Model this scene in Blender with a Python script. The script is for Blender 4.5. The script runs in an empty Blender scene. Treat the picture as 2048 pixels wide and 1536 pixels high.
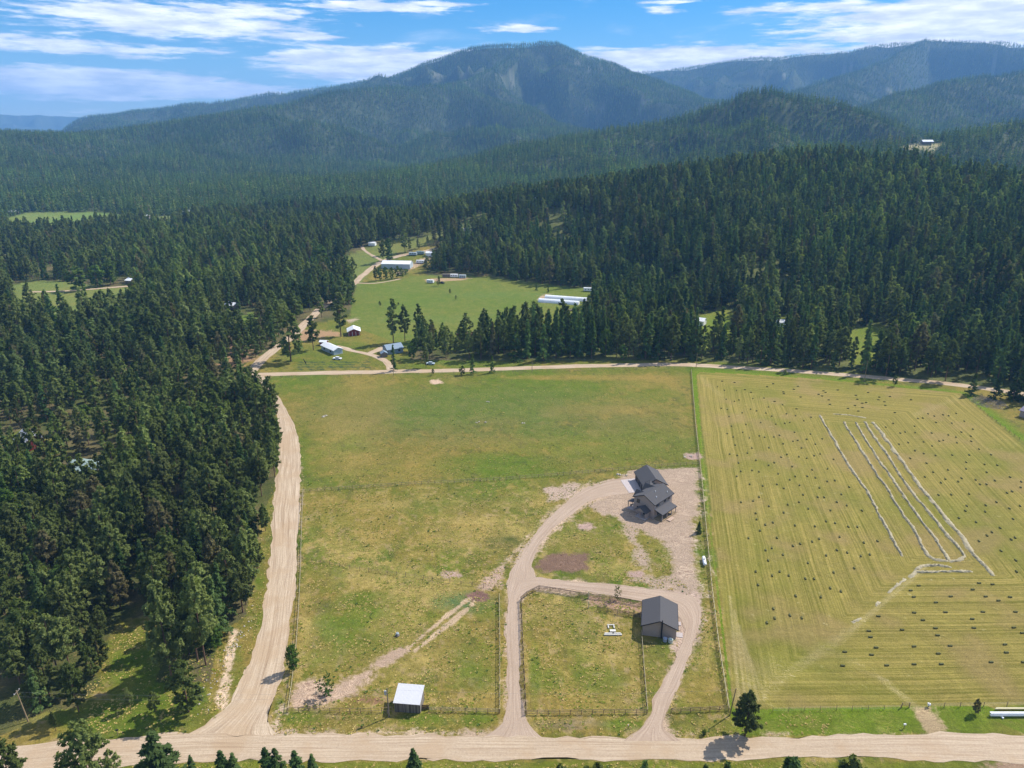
import bpy, bmesh, math, random
import numpy as np
from mathutils import Vector, Matrix
R = math.radians
sc = bpy.context.scene
COL = sc.collection

# ---------------------------------------------------------------- camera
FPX, CAMZ = 1420.0, 120.0
PITCH = math.atan((768 - 265) / FPX)
cam_d = bpy.data.cameras.new('camera'); cam = bpy.data.objects.new('camera', cam_d); COL.objects.link(cam)
cam_d.sensor_width = 36; cam_d.lens = 36 * FPX / 2048
cam_d.clip_start = 1; cam_d.clip_end = 60000
cam.location = (0, 0, CAMZ); cam.rotation_euler = (math.pi / 2 - PITCH, 0, 0)
sc.camera = cam

# ---------------------------------------------------------------- sky, sun, exposure
SUN_EL, SUN_AZ = R(46.5), math.atan2(6.5, 3.9)      # azimuth measured from +Y towards +X
world = bpy.data.worlds.new('World'); sc.world = world; world.use_nodes = True
sc.view_settings.view_transform = 'Standard'; sc.view_settings.look = 'None'
sc.view_settings.gamma = 1; sc.view_settings.exposure = 0.42
sc.view_settings.use_curve_mapping = False
sun_d = bpy.data.lights.new('sun', 'SUN'); sun = bpy.data.objects.new('sun', sun_d); COL.objects.link(sun)
sun_d.energy = 4.9; sun_d.angle = R(0.53); sun_d.color = (1.0, 0.955, 0.88)
sd = Vector((math.cos(SUN_EL) * math.sin(SUN_AZ), math.cos(SUN_EL) * math.cos(SUN_AZ), math.sin(SUN_EL)))
sun.rotation_euler = sd.to_track_quat('Z', 'Y').to_euler()
sc.cycles.max_bounces = 5; sc.cycles.diffuse_bounces = 3; sc.cycles.glossy_bounces = 2
sc.cycles.transmission_bounces = 3; sc.cycles.volume_bounces = 1; sc.cycles.transparent_max_bounces = 6
sc.cycles.use_denoising = True
SKY_STRENGTH = 0.11

class NT:
    """small helper to write node trees"""
    def __init__(s, nt): s.nt = nt; s.n = nt.nodes; s.l = nt.links
    def node(s, t, **k):
        n = s.n.new(t)
        for a, v in k.items(): setattr(n, a, v)
        return n
    def put(s, sock, v):
        if isinstance(v, bpy.types.NodeSocket): s.l.new(v, sock)
        elif v is not None:
            if hasattr(sock.default_value, '__len__') and not hasattr(v, '__len__'): v = [v] * len(sock.default_value)
            if hasattr(v, '__len__') and len(v) == 3 and len(sock.default_value) == 4: v = (*v, 1)
            sock.default_value = v
    def m(s, op, a, b=None, c=None, clamp=False):
        n = s.node('ShaderNodeMath', operation=op); n.use_clamp = clamp
        for i, v in enumerate((a, b, c)):
            if v is not None: s.put(n.inputs[i], v)
        return n.outputs[0]
    def mix(s, f, a, b, mode='MIX'):
        n = s.node('ShaderNodeMix', data_type='RGBA', blend_type=mode)
        s.put(n.inputs[0], f); s.put(n.inputs[6], a); s.put(n.inputs[7], b)
        return n.outputs[2]
    def ramp(s, v, lo, hi, smooth=True):
        n = s.node('ShaderNodeMapRange', interpolation_type='SMOOTHSTEP' if smooth else 'LINEAR')
        s.put(n.inputs[0], v); s.put(n.inputs[1], lo); s.put(n.inputs[2], hi)
        return n.outputs[0]
    def noise(s, vec, scale, detail=3, rough=0.55, dist=0.0, dim='3D'):
        n = s.node('ShaderNodeTexNoise', noise_dimensions=dim)
        s.put(n.inputs['Vector'], vec); n.inputs['Scale'].default_value = scale
        n.inputs['Detail'].default_value = detail; n.inputs['Roughness'].default_value = rough
        n.inputs['Distortion'].default_value = dist
        return n.outputs[0]
    def attr(s, name, kind='Fac'):
        n = s.node('ShaderNodeAttribute', attribute_name=name); return n.outputs[kind]
    def comb(s, x, y, z=0.0):
        n = s.node('ShaderNodeCombineXYZ')
        for i, v in enumerate((x, y, z)): s.put(n.inputs[i], v)
        return n.outputs[0]
    def sep(s, v):
        n = s.node('ShaderNodeSeparateXYZ'); s.put(n.inputs[0], v); return n.outputs
    def scalev(s, v, k):
        n = s.node('ShaderNodeMapping'); s.put(n.inputs[0], v); n.inputs[3].default_value = k; return n.outputs[0]

# world: Nishita sky with a broken layer of cloud laid over it by direction
def cloud_dir(px, py):
    x = (px - 1024) / FPX; y = (768 - py) / FPX
    X, Y, Z = x, math.cos(PITCH) + y * math.sin(PITCH), -math.sin(PITCH) + y * math.cos(PITCH)
    return math.atan2(X, Y), math.atan2(Z, math.hypot(X, Y))
def build_world():
    t = NT(world.node_tree); t.n.clear()
    sky = t.node('ShaderNodeTexSky', sky_type='NISHITA', sun_disc=False)
    sky.sun_elevation = SUN_EL; sky.sun_rotation = SUN_AZ
    sky.altitude = 1200; sky.air_density = 1.0; sky.dust_density = 0.25; sky.ozone_density = 3.0
    tc = t.node('ShaderNodeTexCoord').outputs['Generated']
    x, y, z = t.sep(tc)
    az = t.m('ARCTAN2', x, y)
    el = t.m('ARCSINE', z)
    p = t.comb(t.m('MULTIPLY', az, 3.2), t.m('MULTIPLY', el, 17.0), 0.0)
    n1 = t.noise(p, 2.1, 6, 0.6, 0.5)
    n2 = t.noise(t.scalev(p, (1, 1.5, 1)), 7.5, 5, 0.62)
    n = t.m('ADD', t.m('MULTIPLY', n1, 0.52), t.m('MULTIPLY', n2, 0.48))
    blobs = [(330, 42, 240, 30, 1), (120, 92, 270, 14, .95), (150, 163, 210, 19, 1.6), (370, 178, 180, 14, 1.4), (230, 196, 150, 8, .8), (90, 30, 130, 22, .5), (470, 25, 180, 18, .9), (880, 8, 130, 6, .8),
             (612, 72, 85, 8, .95), (770, 132, 190, 28, 1.4), (660, 142, 60, 14, .5), (905, 108, 120, 11, .9), (1030, 58, 75, 7, .9), (590, 142, 60, 5, .6), (730, 12, 180, 10, .9),
             (1340, 128, 240, 24, 1.5), (1210, 110, 90, 14, .9), (1560, 100, 220, 18, 1), (1900, 62, 260, 42, 1.15), (1980, 30, 260, 40, 1.1), (1650, 62, 110, 12, .8), (1650, 14, 160, 10, .8), (1330, 20, 40, 8, .7), (1330, 4, 60, 4, .8), (240, 215, 260, 18, .35)]
    tot = None
    for px, py, rx, ry, w in blobs:
        a0, e0 = cloud_dir(px, py)
        da = t.m('MULTIPLY', t.m('SUBTRACT', az, a0), FPX / rx / 1.0)
        de = t.m('MULTIPLY', t.m('SUBTRACT', el, e0), FPX / ry / 0.98)
        q = t.m('ADD', t.m('MULTIPLY', da, da), t.m('MULTIPLY', de, de))
        g = t.m('MULTIPLY', t.m('EXPONENT', t.m('MULTIPLY', q, -0.75)), w)
        tot = g if tot is None else t.m('MAXIMUM', tot, g)
    # beyond the part of the sky in view the same kind of cloud goes on, at about the same cover
    inside = t.m('MULTIPLY', t.ramp(t.m('ABSOLUTE', az), 0.95, 0.66), t.ramp(el, 0.30, 0.19))
    free = t.m('MULTIPLY', t.ramp(t.noise(p, 0.9, 3, 0.5), 0.42, 0.62), 0.9)
    cov = t.m('ADD', t.m('MULTIPLY', tot, inside), t.m('MULTIPLY', free, t.m('SUBTRACT', 1.0, inside)))
    a = t.ramp(t.m('ADD', cov, t.m('MULTIPLY', t.m('SUBTRACT', n, 0.5), 2.9)), 0.34, 0.86)
    wisp = t.m('MULTIPLY', t.ramp(n1, 0.50, 0.75), 0.35)
    a = t.m('MAXIMUM', t.m('MULTIPLY', a, 0.97), wisp)
    shade = t.ramp(t.noise(p, 5.0, 5, 0.6), 0.3, 0.75)
    S = SKY_STRENGTH
    white = t.mix(shade, (0.72 / S, 0.76 / S, 0.86 / S), (1.40 / S, 1.36 / S, 1.32 / S))
    hs = t.node('ShaderNodeHueSaturation'); hs.inputs['Saturation'].default_value = 1.55; hs.inputs['Value'].default_value = 0.95
    t.put(hs.inputs['Color'], sky.outputs[0])
    col = t.mix(a, hs.outputs[0], white)
    bg = t.node('ShaderNodeBackground'); t.put(bg.inputs[0], col); bg.inputs[1].default_value = S
    out = t.node('ShaderNodeOutputWorld'); t.l.new(bg.outputs[0], out.inputs[0])
build_world()

# ---------------------------------------------------------------- geometry of the place
def rays(px, py):
    px = np.asarray(px, float); py = np.asarray(py, float)
    x = (px - 1024) / FPX; y = (768 - py) / FPX
    c, s = math.cos(PITCH), math.sin(PITCH)
    return np.stack([x, c + y * s, -s + y * c], -1)
def at(px, py, z=0.0):
    d = rays(px, py); t = (z - CAMZ) / d[..., 2]
    return Vector((float(d[..., 0] * t), float(d[..., 1] * t), z))
def far(px, py, dist):            # the point at plan distance dist on the line of sight
    d = rays(px, py); t = dist / math.hypot(d[0], d[1])
    return (d[0] * t, d[1] * t, CAMZ + d[2] * t)
def proj(x, y, z):
    c, s = math.cos(PITCH), math.sin(PITCH)
    zz = z - CAMZ
    dep = y * c - zz * s; up = y * s + zz * c
    dep = np.where(np.abs(dep) < 1e-3, 1e-3, dep)
    return 1024 + FPX * x / dep, 768 - FPX * up / dep, dep
def P2(pts): return np.array([at(*p)[:2] for p in pts])

def _hash(ix, iy, seed):
    h = (ix * 374761393 + iy * 668265263 + seed * 1442695041) & 0xffffffff
    h = ((h ^ (h >> 13)) * 1274126177) & 0xffffffff
    return ((h ^ (h >> 16)) & 0xffff) / 65535.0
def vnoise(x, y, seed=0):
    ix = np.floor(x).astype(np.int64); iy = np.floor(y).astype(np.int64)
    fx = x - ix; fy = y - iy; fx = fx * fx * (3 - 2 * fx); fy = fy * fy * (3 - 2 * fy)
    a = _hash(ix, iy, seed); b = _hash(ix + 1, iy, seed); c = _hash(ix, iy + 1, seed); d = _hash(ix + 1, iy + 1, seed)
    return (a + (b - a) * fx) * (1 - fy) + (c + (d - c) * fx) * fy
def fbm(x, y, seed=0, oct=4, gain=0.5):
    s = 0; a = 1; t = 0
    for o in range(oct):
        s = s + a * vnoise(x * 2 ** o + 17.3 * o, y * 2 ** o - 9.1 * o, seed + o); t += a; a *= gain
    return s / t
def sstep(x, a, b):
    t = np.clip((x - a) / (b - a), 0, 1); return t * t * (3 - 2 * t)
def inpoly(x, y, poly):
    r = np.zeros(x.shape, bool); n = len(poly)
    for i in range(n):
        x1, y1 = poly[i]; x2, y2 = poly[(i + 1) % n]
        if y1 == y2: continue
        c = ((y1 > y) != (y2 > y)) & (x < (x2 - x1) * (y - y1) / (y2 - y1) + x1)
        r ^= c
    return r
def segdist(x, y, a, b):
    dx, dy = b[0] - a[0], b[1] - a[1]; L = dx * dx + dy * dy + 1e-9
    t = np.clip(((x - a[0]) * dx + (y - a[1]) * dy) / L, 0, 1)
    return np.hypot(x - a[0] - t * dx, y - a[1] - t * dy), t
def sdist(x, y, poly, closed=True):      # positive inside
    n = len(poly); d = np.full(x.shape, 1e9)
    for i in range(n if closed else n - 1):
        d = np.minimum(d, segdist(x, y, poly[i], poly[(i + 1) % n])[0])
    if closed: d = np.where(inpoly(x, y, poly), d, -d)
    return d
def box_near(x, y, poly, m):
    return (x > poly[:, 0].min() - m) & (x < poly[:, 0].max() + m) & (y > poly[:, 1].min() - m) & (y < poly[:, 1].max() + m)

# ridges: (pixel x, pixel y of the bare ground on the crest, plan distance) and half width of the slope
RIDGES = [
    ([(870, 520, 700), (930, 492, 740), (1050, 435, 800), (1200, 393, 860), (1400, 357, 910), (1600, 333, 950), (1800, 334, 960), (1950, 366, 920), (2150, 410, 900), (2500, 430, 850)], 430),
    ([(560, 420, 1350), (760, 374, 1560), (1000, 330, 1700), (1150, 292, 1850), (1300, 252, 1950), (1450, 212, 2020), (1530, 193, 2050), (1640, 213, 2100), (1720, 248, 2100), (1850, 272, 2150)], 760),
    ([(-700, 285, 3600), (-300, 250, 3000), (0, 270, 2600), (120, 286, 2700), (240, 273, 2850), (430, 243, 3000), (560, 220, 3150), (700, 190, 3400), (860, 175, 3700), (905, 176, 3800), (1000, 215, 3500), (1100, 262, 3100), (1150, 292, 2800)], 1150),
    ([(905, 176, 3800), (1000, 140, 4300), (1050, 100, 4800)], 1100),
    ([(200, 262, 5500), (240, 246, 5500), (340, 221, 5500), (420, 216, 5400), (500, 204, 5400), (600, 189, 5300), (700, 173, 5200), (800, 164, 5000), (880, 126, 4900), (950, 101, 4800), (1000, 96, 4800), (1085, 93, 4800), (1110, 95, 4780), (1180, 120, 4700), (1270, 155, 4450), (1370, 208, 4100), (1440, 250, 3700)], 1700),
    ([(1050, 190, 7000), (1240, 158, 6800), (1300, 149, 6700), (1380, 142, 6600), (1500, 124, 6500), (1700, 113, 6400), (1750, 98, 6400), (1850, 90, 6300), (1960, 91, 6300), (2048, 102, 6200), (2250, 112, 6000), (2600, 120, 5800)], 2000),
    ([(1850, 90, 6300), (1775, 126, 5300), (1700, 155, 4800), (1600, 188, 4200), (1540, 235, 3500)], 900),
    ([(2500, 120, 4800), (2200, 132, 4500), (2048, 150, 4000), (1900, 172, 3650), (1800, 202, 3300), (1720, 238, 2900)], 1000),
    ([(2600, 225, 2300), (2150, 240, 1950), (2048, 256, 1800), (1940, 272, 1640), (1853, 287, 1520), (1740, 299, 1450), (1600, 308, 1400)], 520),
    ([(-900, 240, 12500), (-200, 232, 12500), (0, 230, 13000), (60, 231, 13000), (150, 235, 13000), (200, 233, 13000), (245, 244, 13000), (330, 258, 13000)], 2600),
]
RW = [(np.array([far(*p) for p in pl]), w) for pl, w in RIDGES]
def terrain(x, y):
    x = np.asarray(x, float); y = np.asarray(y, float)
    r = np.hypot(x, y)
    z = np.zeros(x.shape)
    crest = np.zeros(x.shape)
    for pl, w in RW:
        m = (x > pl[:, 0].min() - w * 1.1) & (x < pl[:, 0].max() + w * 1.1) & (y > pl[:, 1].min() - w * 1.1) & (y < pl[:, 1].max() + w * 1.1)
        if not m.any(): continue
        xx, yy = x[m], y[m]
        warp = (fbm(xx / (w * .35), yy / (w * .35), 5, 4) - .5) * 1.1
        best = np.zeros(xx.shape); fm = np.zeros(xx.shape)
        for i in range(len(pl) - 1):
            d, t = segdist(xx, yy, pl[i], pl[i + 1])
            h = pl[i, 2] + (pl[i + 1, 2] - pl[i, 2]) * t
            q = d / w; q = q * (1 + warp * np.clip(q * 1.4, 0, 1))
            q = np.clip(q, 0, 1)
            f = (1 - q) ** 1.15 * (1 - q * q * .15)
            rr = 0.06
            fm = np.maximum(fm, f)
            best = np.maximum(best, np.maximum(h, 0) * f)
        k = 12.0 if w < 800 else 30.0
        zz = z[m]; crest[m] = np.where(best > zz, fm, crest[m])
        hh = np.clip(0.5 + 0.5 * (best - zz) / k, 0, 1)
        sm = np.where(np.maximum(best, zz) > 0.01, zz + (best - zz) * hh + k * hh * (1 - hh) * np.clip(np.minimum(best, zz) / k, 0, 1), 0)
        z[m] = np.maximum(sm, 0)
    slope_n = (fbm(x / 210., y / 210., 11, 4) - 0.5)
    z = z + slope_n * np.clip(z * 0.22, 0, 38) * sstep(r, 500, 1200)
    big = 1 - np.abs(2 * fbm(x / 620. + y / 2600., y / 780., 15, 3) - 1) * 2.2
    mid_ = 1 - np.abs(2 * fbm(x / 260., y / 300., 16, 3) - 1) * 2.2
    fade = (1 - sstep(crest, .72, .97)) * sstep(crest, .02, .3)
    z = z + (big - .85) * np.clip(z * .66, 0, 240) * fade * sstep(r, 1100, 1900) + (mid_ - .75) * np.clip(z * .30, 0, 70) * fade * sstep(r, 700, 1500)
    z = np.maximum(z, 0)
    z = z + np.clip(r - 1500, 0, 4000) * 0.006
    r0 = 650 - 220 * sstep(x, 70, 170)
    z = z * sstep(r, r0, r0 + 170)
    return z
def hit(px, py):                    # where the line of sight meets the terrain
    d = rays(px, py); d = d / math.hypot(d[0], d[1])
    t = np.exp(np.linspace(math.log(90), math.log(14000), 3000))
    z = CAMZ + d[2] * t
    g = terrain(d[0] * t, d[1] * t)
    k = int(np.argmax(z <= g)) or 2999
    return Vector((float(d[0] * t[k]), float(d[1] * t[k]), float(g[k])))

# ---------------------------------------------------------------- outlines on the flat valley floor (pixel outlines -> world)
HAY = P2([(1391, 752), (1400, 744), (1480, 748), (1620, 757), (1760, 770), (1925, 787), (2048, 884), (2290, 1090), (2400, 1330), (2300, 1412), (1850, 1414), (1560, 1419), (1475, 1424), (1462, 1415), (1436, 1200), (1418, 1050), (1405, 920)])
HAYE = [(P2([(1391, 752), (1464, 1425)]), 0), (P2([(1464, 1422), (2400, 1410)]), 0), (P2([(1925, 787), (2290, 1090)]), 0), (P2([(1391, 746), (1925, 784)]), 0)]
CLEAR = [  # no trees here (pixel outlines of the open ground)
    [(0, 1700), (0, 1462), (60, 1430), (150, 1415), (205, 1365), (185, 1345), (200, 1300), (240, 1240), (335, 1225), (330, 1300), (310, 1365), (420, 1365), (432, 1300), (447, 1262), (492, 1232), (500, 1180), (520, 1130), (515, 1090), (520, 1030), (548, 985), (556, 900), (552, 830), (545, 800), (520, 775), (492, 762), (470, 742), (500, 722), (545, 698), (556, 690), (600, 655), (700, 632), (704, 600), (716, 568), (760, 566), (860, 553), (960, 553), (1090, 570), (1180, 580), (1190, 606), (1165, 650), (1155, 682), (830, 680), (820, 720), (1100, 722), (1380, 720), (1480, 728), (1700, 745), (1900, 765), (2000, 775), (2080, 830), (2400, 900), (3000, 1700)],
]
CLEAR_FAR = [
    [(715, 575), (745, 535), (790, 510), (850, 492), (900, 470), (960, 470), (965, 455), (905, 455), (830, 480), (770, 482), (720, 500), (680, 520), (640, 530), (655, 560), (700, 545)],
    [(640, 532), (720, 520), (735, 500), (760, 520), (735, 560), (700, 560), (660, 548)],
    [(15, 436), (60, 424), (200, 423), (290, 436), (260, 452), (150, 466), (60, 470), (20, 466)],
    [(290, 440), (330, 431), (390, 431), (385, 446), (330, 462), (290, 460)],
    [(20, 600), (20, 572), (60, 562), (120, 562), (220, 575), (270, 575), (280, 600), (240, 628), (140, 632), (60, 626)],
    [(1375, 640), (1450, 616), (1490, 640), (1450, 690), (1400, 700)],
    [(1545, 632), (1585, 630), (1590, 680), (1550, 695)],
    [(1685, 665), (1760, 645), (1790, 670), (1770, 728), (1700, 730)],
    [(1795, 296), (1830, 287), (1900, 285), (1870, 299), (1810, 305)],
    [(1040, 406), (1080, 398), (1090, 405), (1050, 414)],
    [(440, 640), (520, 622), (530, 670), (470, 690)],
    [(0, 880), (40, 860), (110, 880), (100, 900), (20, 905)],
    [(140, 940), (190, 915), (235, 940), (180, 960)],
    [(712, 578), (745, 535), (850, 492), (885, 490), (880, 520), (850, 545), (862, 556), (760, 568)],
]
THIN = [[(780, 480), (690, 470), (760, 400), (900, 375), (1010, 385), (1020, 420), (960, 460), (860, 478)], [(430, 800), (330, 830), (280, 900), (100, 990), (0, 1000), (0, 870), (200, 830)],
        [(560, 600), (440, 640), (470, 720), (560, 690), (600, 650)], [(0, 560), (260, 560), (280, 600), (0, 610)]]
MEADOW = [(700, 650), (703, 600), (716, 566), (760, 560), (860, 550), (960, 552), (1090, 568), (1190, 580), (1190, 600), (1150, 640), (1150, 690), (1000, 700), (830, 700)]

# ---------------------------------------------------------------- materials
def new_mat(name):
    m = bpy.data.materials.new(name); m.use_nodes = True; m.node_tree.nodes.clear()
    return m, NT(m.node_tree)
def finish(t, col, rough=0.8, spec=0.3, bump=None, bstr=0.5, bdist=0.05, metal=0.0):
    b = t.node('ShaderNodeBsdfPrincipled')
    t.put(b.inputs['Base Color'], col); t.put(b.inputs['Roughness'], rough); b.inputs['Specular IOR Level'].default_value = spec
    b.inputs['Metallic'].default_value = metal
    if bump is not None:
        bn = t.node('ShaderNodeBump'); bn.inputs['Strength'].default_value = bstr; bn.inputs['Distance'].default_value = bdist
        t.put(bn.inputs['Height'], bump); t.l.new(bn.outputs[0], b.inputs['Normal'])
    o = t.node('ShaderNodeOutputMaterial'); t.l.new(b.outputs[0], o.inputs[0])
def pos(t): return t.node('ShaderNodeTexCoord').outputs['Object']
MATS = {}
def simple(name, col, rough=0.7, var=0.15, scale=2.0, spec=0.3, metal=0.0, streak=None, bs=0.3):
    if name in MATS: return MATS[name]
    m, t = new_mat(name)
    p = pos(t)
    if streak: p = t.scalev(p, streak)
    n = t.noise(p, scale, 4, 0.6)
    oi = t.node('ShaderNodeObjectInfo').outputs['Random']
    f = t.m('ADD', t.m('MULTIPLY', n, 2 * var), t.m('ADD', 1 - var * 1.25, t.m('MULTIPLY', oi, var * 0.5)))
    c = t.mix(1.0, col, t.comb(f, f, f), 'MULTIPLY')
    finish(t, c, rough, spec, n, bs, 0.03, metal)
    MATS[name] = m; return m

def ground_material():
    m, t = new_mat('valley_ground')
    p = pos(t)
    col = t.attr('col', 'Color'); dirt = t.attr('dirt'); hay = t.attr('hay'); tall = t.attr('tall')
    n_f = t.noise(p, 0.9, 4, 0.65)              # ~1 m
    n_ff = t.noise(p, 3.3, 3, 0.7)
    n_m = t.noise(p, 0.16, 4, 0.6, 0.6)
    # windblown straw: noise bent into short curved strokes
    wav = t.node('ShaderNodeTexNoise'); t.put(wav.inputs['Vector'], p); wav.inputs['Scale'].default_value = 0.05; wav.inputs['Detail'].default_value = 2
    sx = t.sep(p)
    ang = t.m('MULTIPLY', t.m('SUBTRACT', wav.outputs[0], 0.5), 7.0)
    ca, sa = t.m('COSINE', ang), t.m('SINE', ang)
    u = t.m('ADD', t.m('MULTIPLY', sx[0], ca), t.m('MULTIPLY', sx[1], sa))
    v = t.m('SUBTRACT', t.m('MULTIPLY', sx[1], ca), t.m('MULTIPLY', sx[0], sa))
    stroke = t.noise(t.comb(t.m('MULTIPLY', u, 0.35), t.m('MULTIPLY', v, 1.9), 0.0), 1.0, 4, 0.65)
    f = t.m('ADD', -0.15, t.m('ADD', t.m('MULTIPLY', n_f, 1.1), t.m('MULTIPLY', n_ff, 1.2)))
    c = t.mix(1.0, col, t.comb(f, f, f), 'MULTIPLY')
    st = t.m('MULTIPLY', t.ramp(stroke, 0.50, 0.66), 0.72)
    c = t.mix(t.m('MULTIPLY', st, t.ramp(n_m, 0.35, 0.7)), c, (0.41, 0.32, 0.10))
    dk = t.m('MULTIPLY', t.ramp(stroke, 0.48, 0.36), 0.75)
    c = t.mix(dk, c, t.mix(1.0, c, (0.50, 0.62, 0.45), 'MULTIPLY'))
    # mown hay: rows parallel to the nearest edge
    inside = t.ramp(hay, 0.0, 1.2)
    wob = t.m('MULTIPLY', t.m('SUBTRACT', t.noise(p, 0.035, 3, 0.5), 0.5), 1.6)
    h2 = t.m('ADD', hay, wob)
    rowa = t.m('SINE', t.m('MULTIPLY', h2, 2 * math.pi / 2.7))
    rowb = t.noise(t.comb(t.m('MULTIPLY', h2, 1.7), t.m('MULTIPLY', t.m('ADD', sx[0], sx[1]), 0.012), 0.0), 1.0, 4, 0.75)
    rowc = t.noise(t.comb(t.m('MULTIPLY', h2, 0.33), t.m('MULTIPLY', t.m('ADD', sx[0], sx[1]), 0.006), 3.0), 1.0, 2, 0.5)
    k = t.m('ADD', t.m('MULTIPLY', rowa, 0.05), t.m('ADD', t.m('MULTIPLY', t.m('SUBTRACT', rowb, 0.5), 2.1), t.m('ADD', t.m('MULTIPLY', t.m('SUBTRACT', rowc, 0.5), 0.4), t.m('MULTIPLY', t.m('SUBTRACT', n_ff, 0.5), 0.7))))
    hc = t.mix(t.ramp(k, -0.42, 0.42, False), (0.138, 0.130, 0.016), (0.385, 0.295, 0.082))
    big = t.noise(p, 0.022, 3, 0.55)
    hc = t.mix(t.m('MULTIPLY', t.ramp(big, 0.48, 0.68), 0.45), hc, (0.140, 0.165, 0.016))
    hc = t.mix(t.m('MULTIPLY', t.ramp(t.noise(t.scalev(p, (1, 1, 4)), 0.05, 2, 0.5), 0.50, 0.66), 0.5), hc, (0.31, 0.215, 0.088))
    hc = t.mix(t.m('MULTIPLY', t.ramp(t.noise(p, 0.45, 5, 0.75), 0.60, 0.72), 0.45), hc, (0.50, 0.44, 0.24))
    lit = t.attr('litter')
    lm = t.ramp(t.m('ADD', lit, t.m('MULTIPLY', t.m('SUBTRACT', stroke, 0.5), 2.6)), 0.35, 0.95)
    hc = t.mix(t.m('MULTIPLY', lm, 0.8), hc, (0.50, 0.405, 0.20))
    hf = t.m('ADD', 0.45, t.m('MULTIPLY', t.m('ADD', n_f, n_ff), 0.55))
    hc = t.mix(1.0, hc, t.comb(hf, hf, hf), 'MULTIPLY')
    c = t.mix(inside, c, hc)
    # worn bare soil with tyre scuffs
    e = t.m('ADD', dirt, t.m('ADD', t.m('MULTIPLY', t.m('SUBTRACT', n_m, 0.5), 7.0), t.m('MULTIPLY', t.m('SUBTRACT', n_f, 0.5), 4.5)))
    dm = t.ramp(e, -0.9, 1.1)
    scuff = t.noise(t.comb(t.m('MULTIPLY', u, 0.12), t.m('MULTIPLY', v, 1.3), 2.0), 1.0, 4, 0.7)
    dc = t.mix(t.ramp(t.m('ADD', t.m('MULTIPLY', scuff, 0.7), t.m('MULTIPLY', n_ff, 0.3)), 0.38, 0.60), (0.26, 0.185, 0.14), (0.58, 0.455, 0.34))
    dc = t.mix(t.m('MULTIPLY', t.ramp(n_ff, 0.55, 0.75), 0.35), dc, (0.55, 0.46, 0.35))
    soil = t.attr('soil', 'Color')
    dc = t.mix(1.0, dc, soil, 'MULTIPLY')
    c = t.mix(t.m('MULTIPLY', dm, t.m('SUBTRACT', 1.0, inside)), c, dc)
    hgt = t.m('ADD', t.m('ADD', t.m('MULTIPLY', n_ff, 0.35), n_f), t.m('MULTIPLY', stroke, 0.8))
    finish(t, c, 0.95, 0.1, hgt, 0.75, 0.34)
    return m
def track_material(name, c1, c2, c3, grass, edge=0.10):
    """gravel with tyre ruts: attribute across 0..1, along in metres"""
    m, t = new_mat(name)
    p = pos(t)
    u = t.attr('across'); v = t.attr('along')
    w = t.m('MULTIPLY', t.m('SUBTRACT', t.noise(t.comb(0.0, t.m('MULTIPLY', v, 0.03), 0.0), 1.0, 2, 0.5), 0.5), 0.30)
    uu = t.m('ADD', u, w)
    ruts = t.noise(t.comb(t.m('MULTIPLY', uu, 13.0), t.m('MULTIPLY', v, 0.045), 0.0), 1.0, 4, 0.7)
    ruts2 = t.noise(t.comb(t.m('MULTIPLY', uu, 34.0), t.m('MULTIPLY', v, 0.11), 5.0), 1.0, 3, 0.7)
    fine = t.noise(p, 2.2, 5, 0.75)
    patch = t.noise(p, 0.09, 4, 0.6)
    k = t.m('ADD', t.m('MULTIPLY', ruts, 0.62), t.m('ADD', t.m('MULTIPLY', ruts2, 0.32), t.m('MULTIPLY', fine, 0.26)))
    c = t.mix(t.ramp(k, 0.42, 0.78), c1, c2)
    c = t.mix(t.m('MULTIPLY', t.ramp(patch, 0.46, 0.62), 0.7), c, c3)
    damp = t.noise(t.comb(t.m('MULTIPLY', uu, 4.0), t.m('MULTIPLY', v, 0.02), 9.0), 1.0, 4, 0.65)
    c = t.mix(t.m('MULTIPLY', t.ramp(damp, 0.52, 0.66), 0.5), c, t.mix(1.0, c, (0.68, 0.62, 0.56), 'MULTIPLY'))
    c = t.mix(t.m('MULTIPLY', t.ramp(fine, 0.60, 0.78), 0.35), c, (0.70, 0.62, 0.50))
    c = t.mix(t.m('MULTIPLY', t.ramp(fine, 0.42, 0.26), 0.45), c, c1)
    finish(t, c, 0.93, 0.12, k, 0.8, 0.16)
    return m
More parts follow.
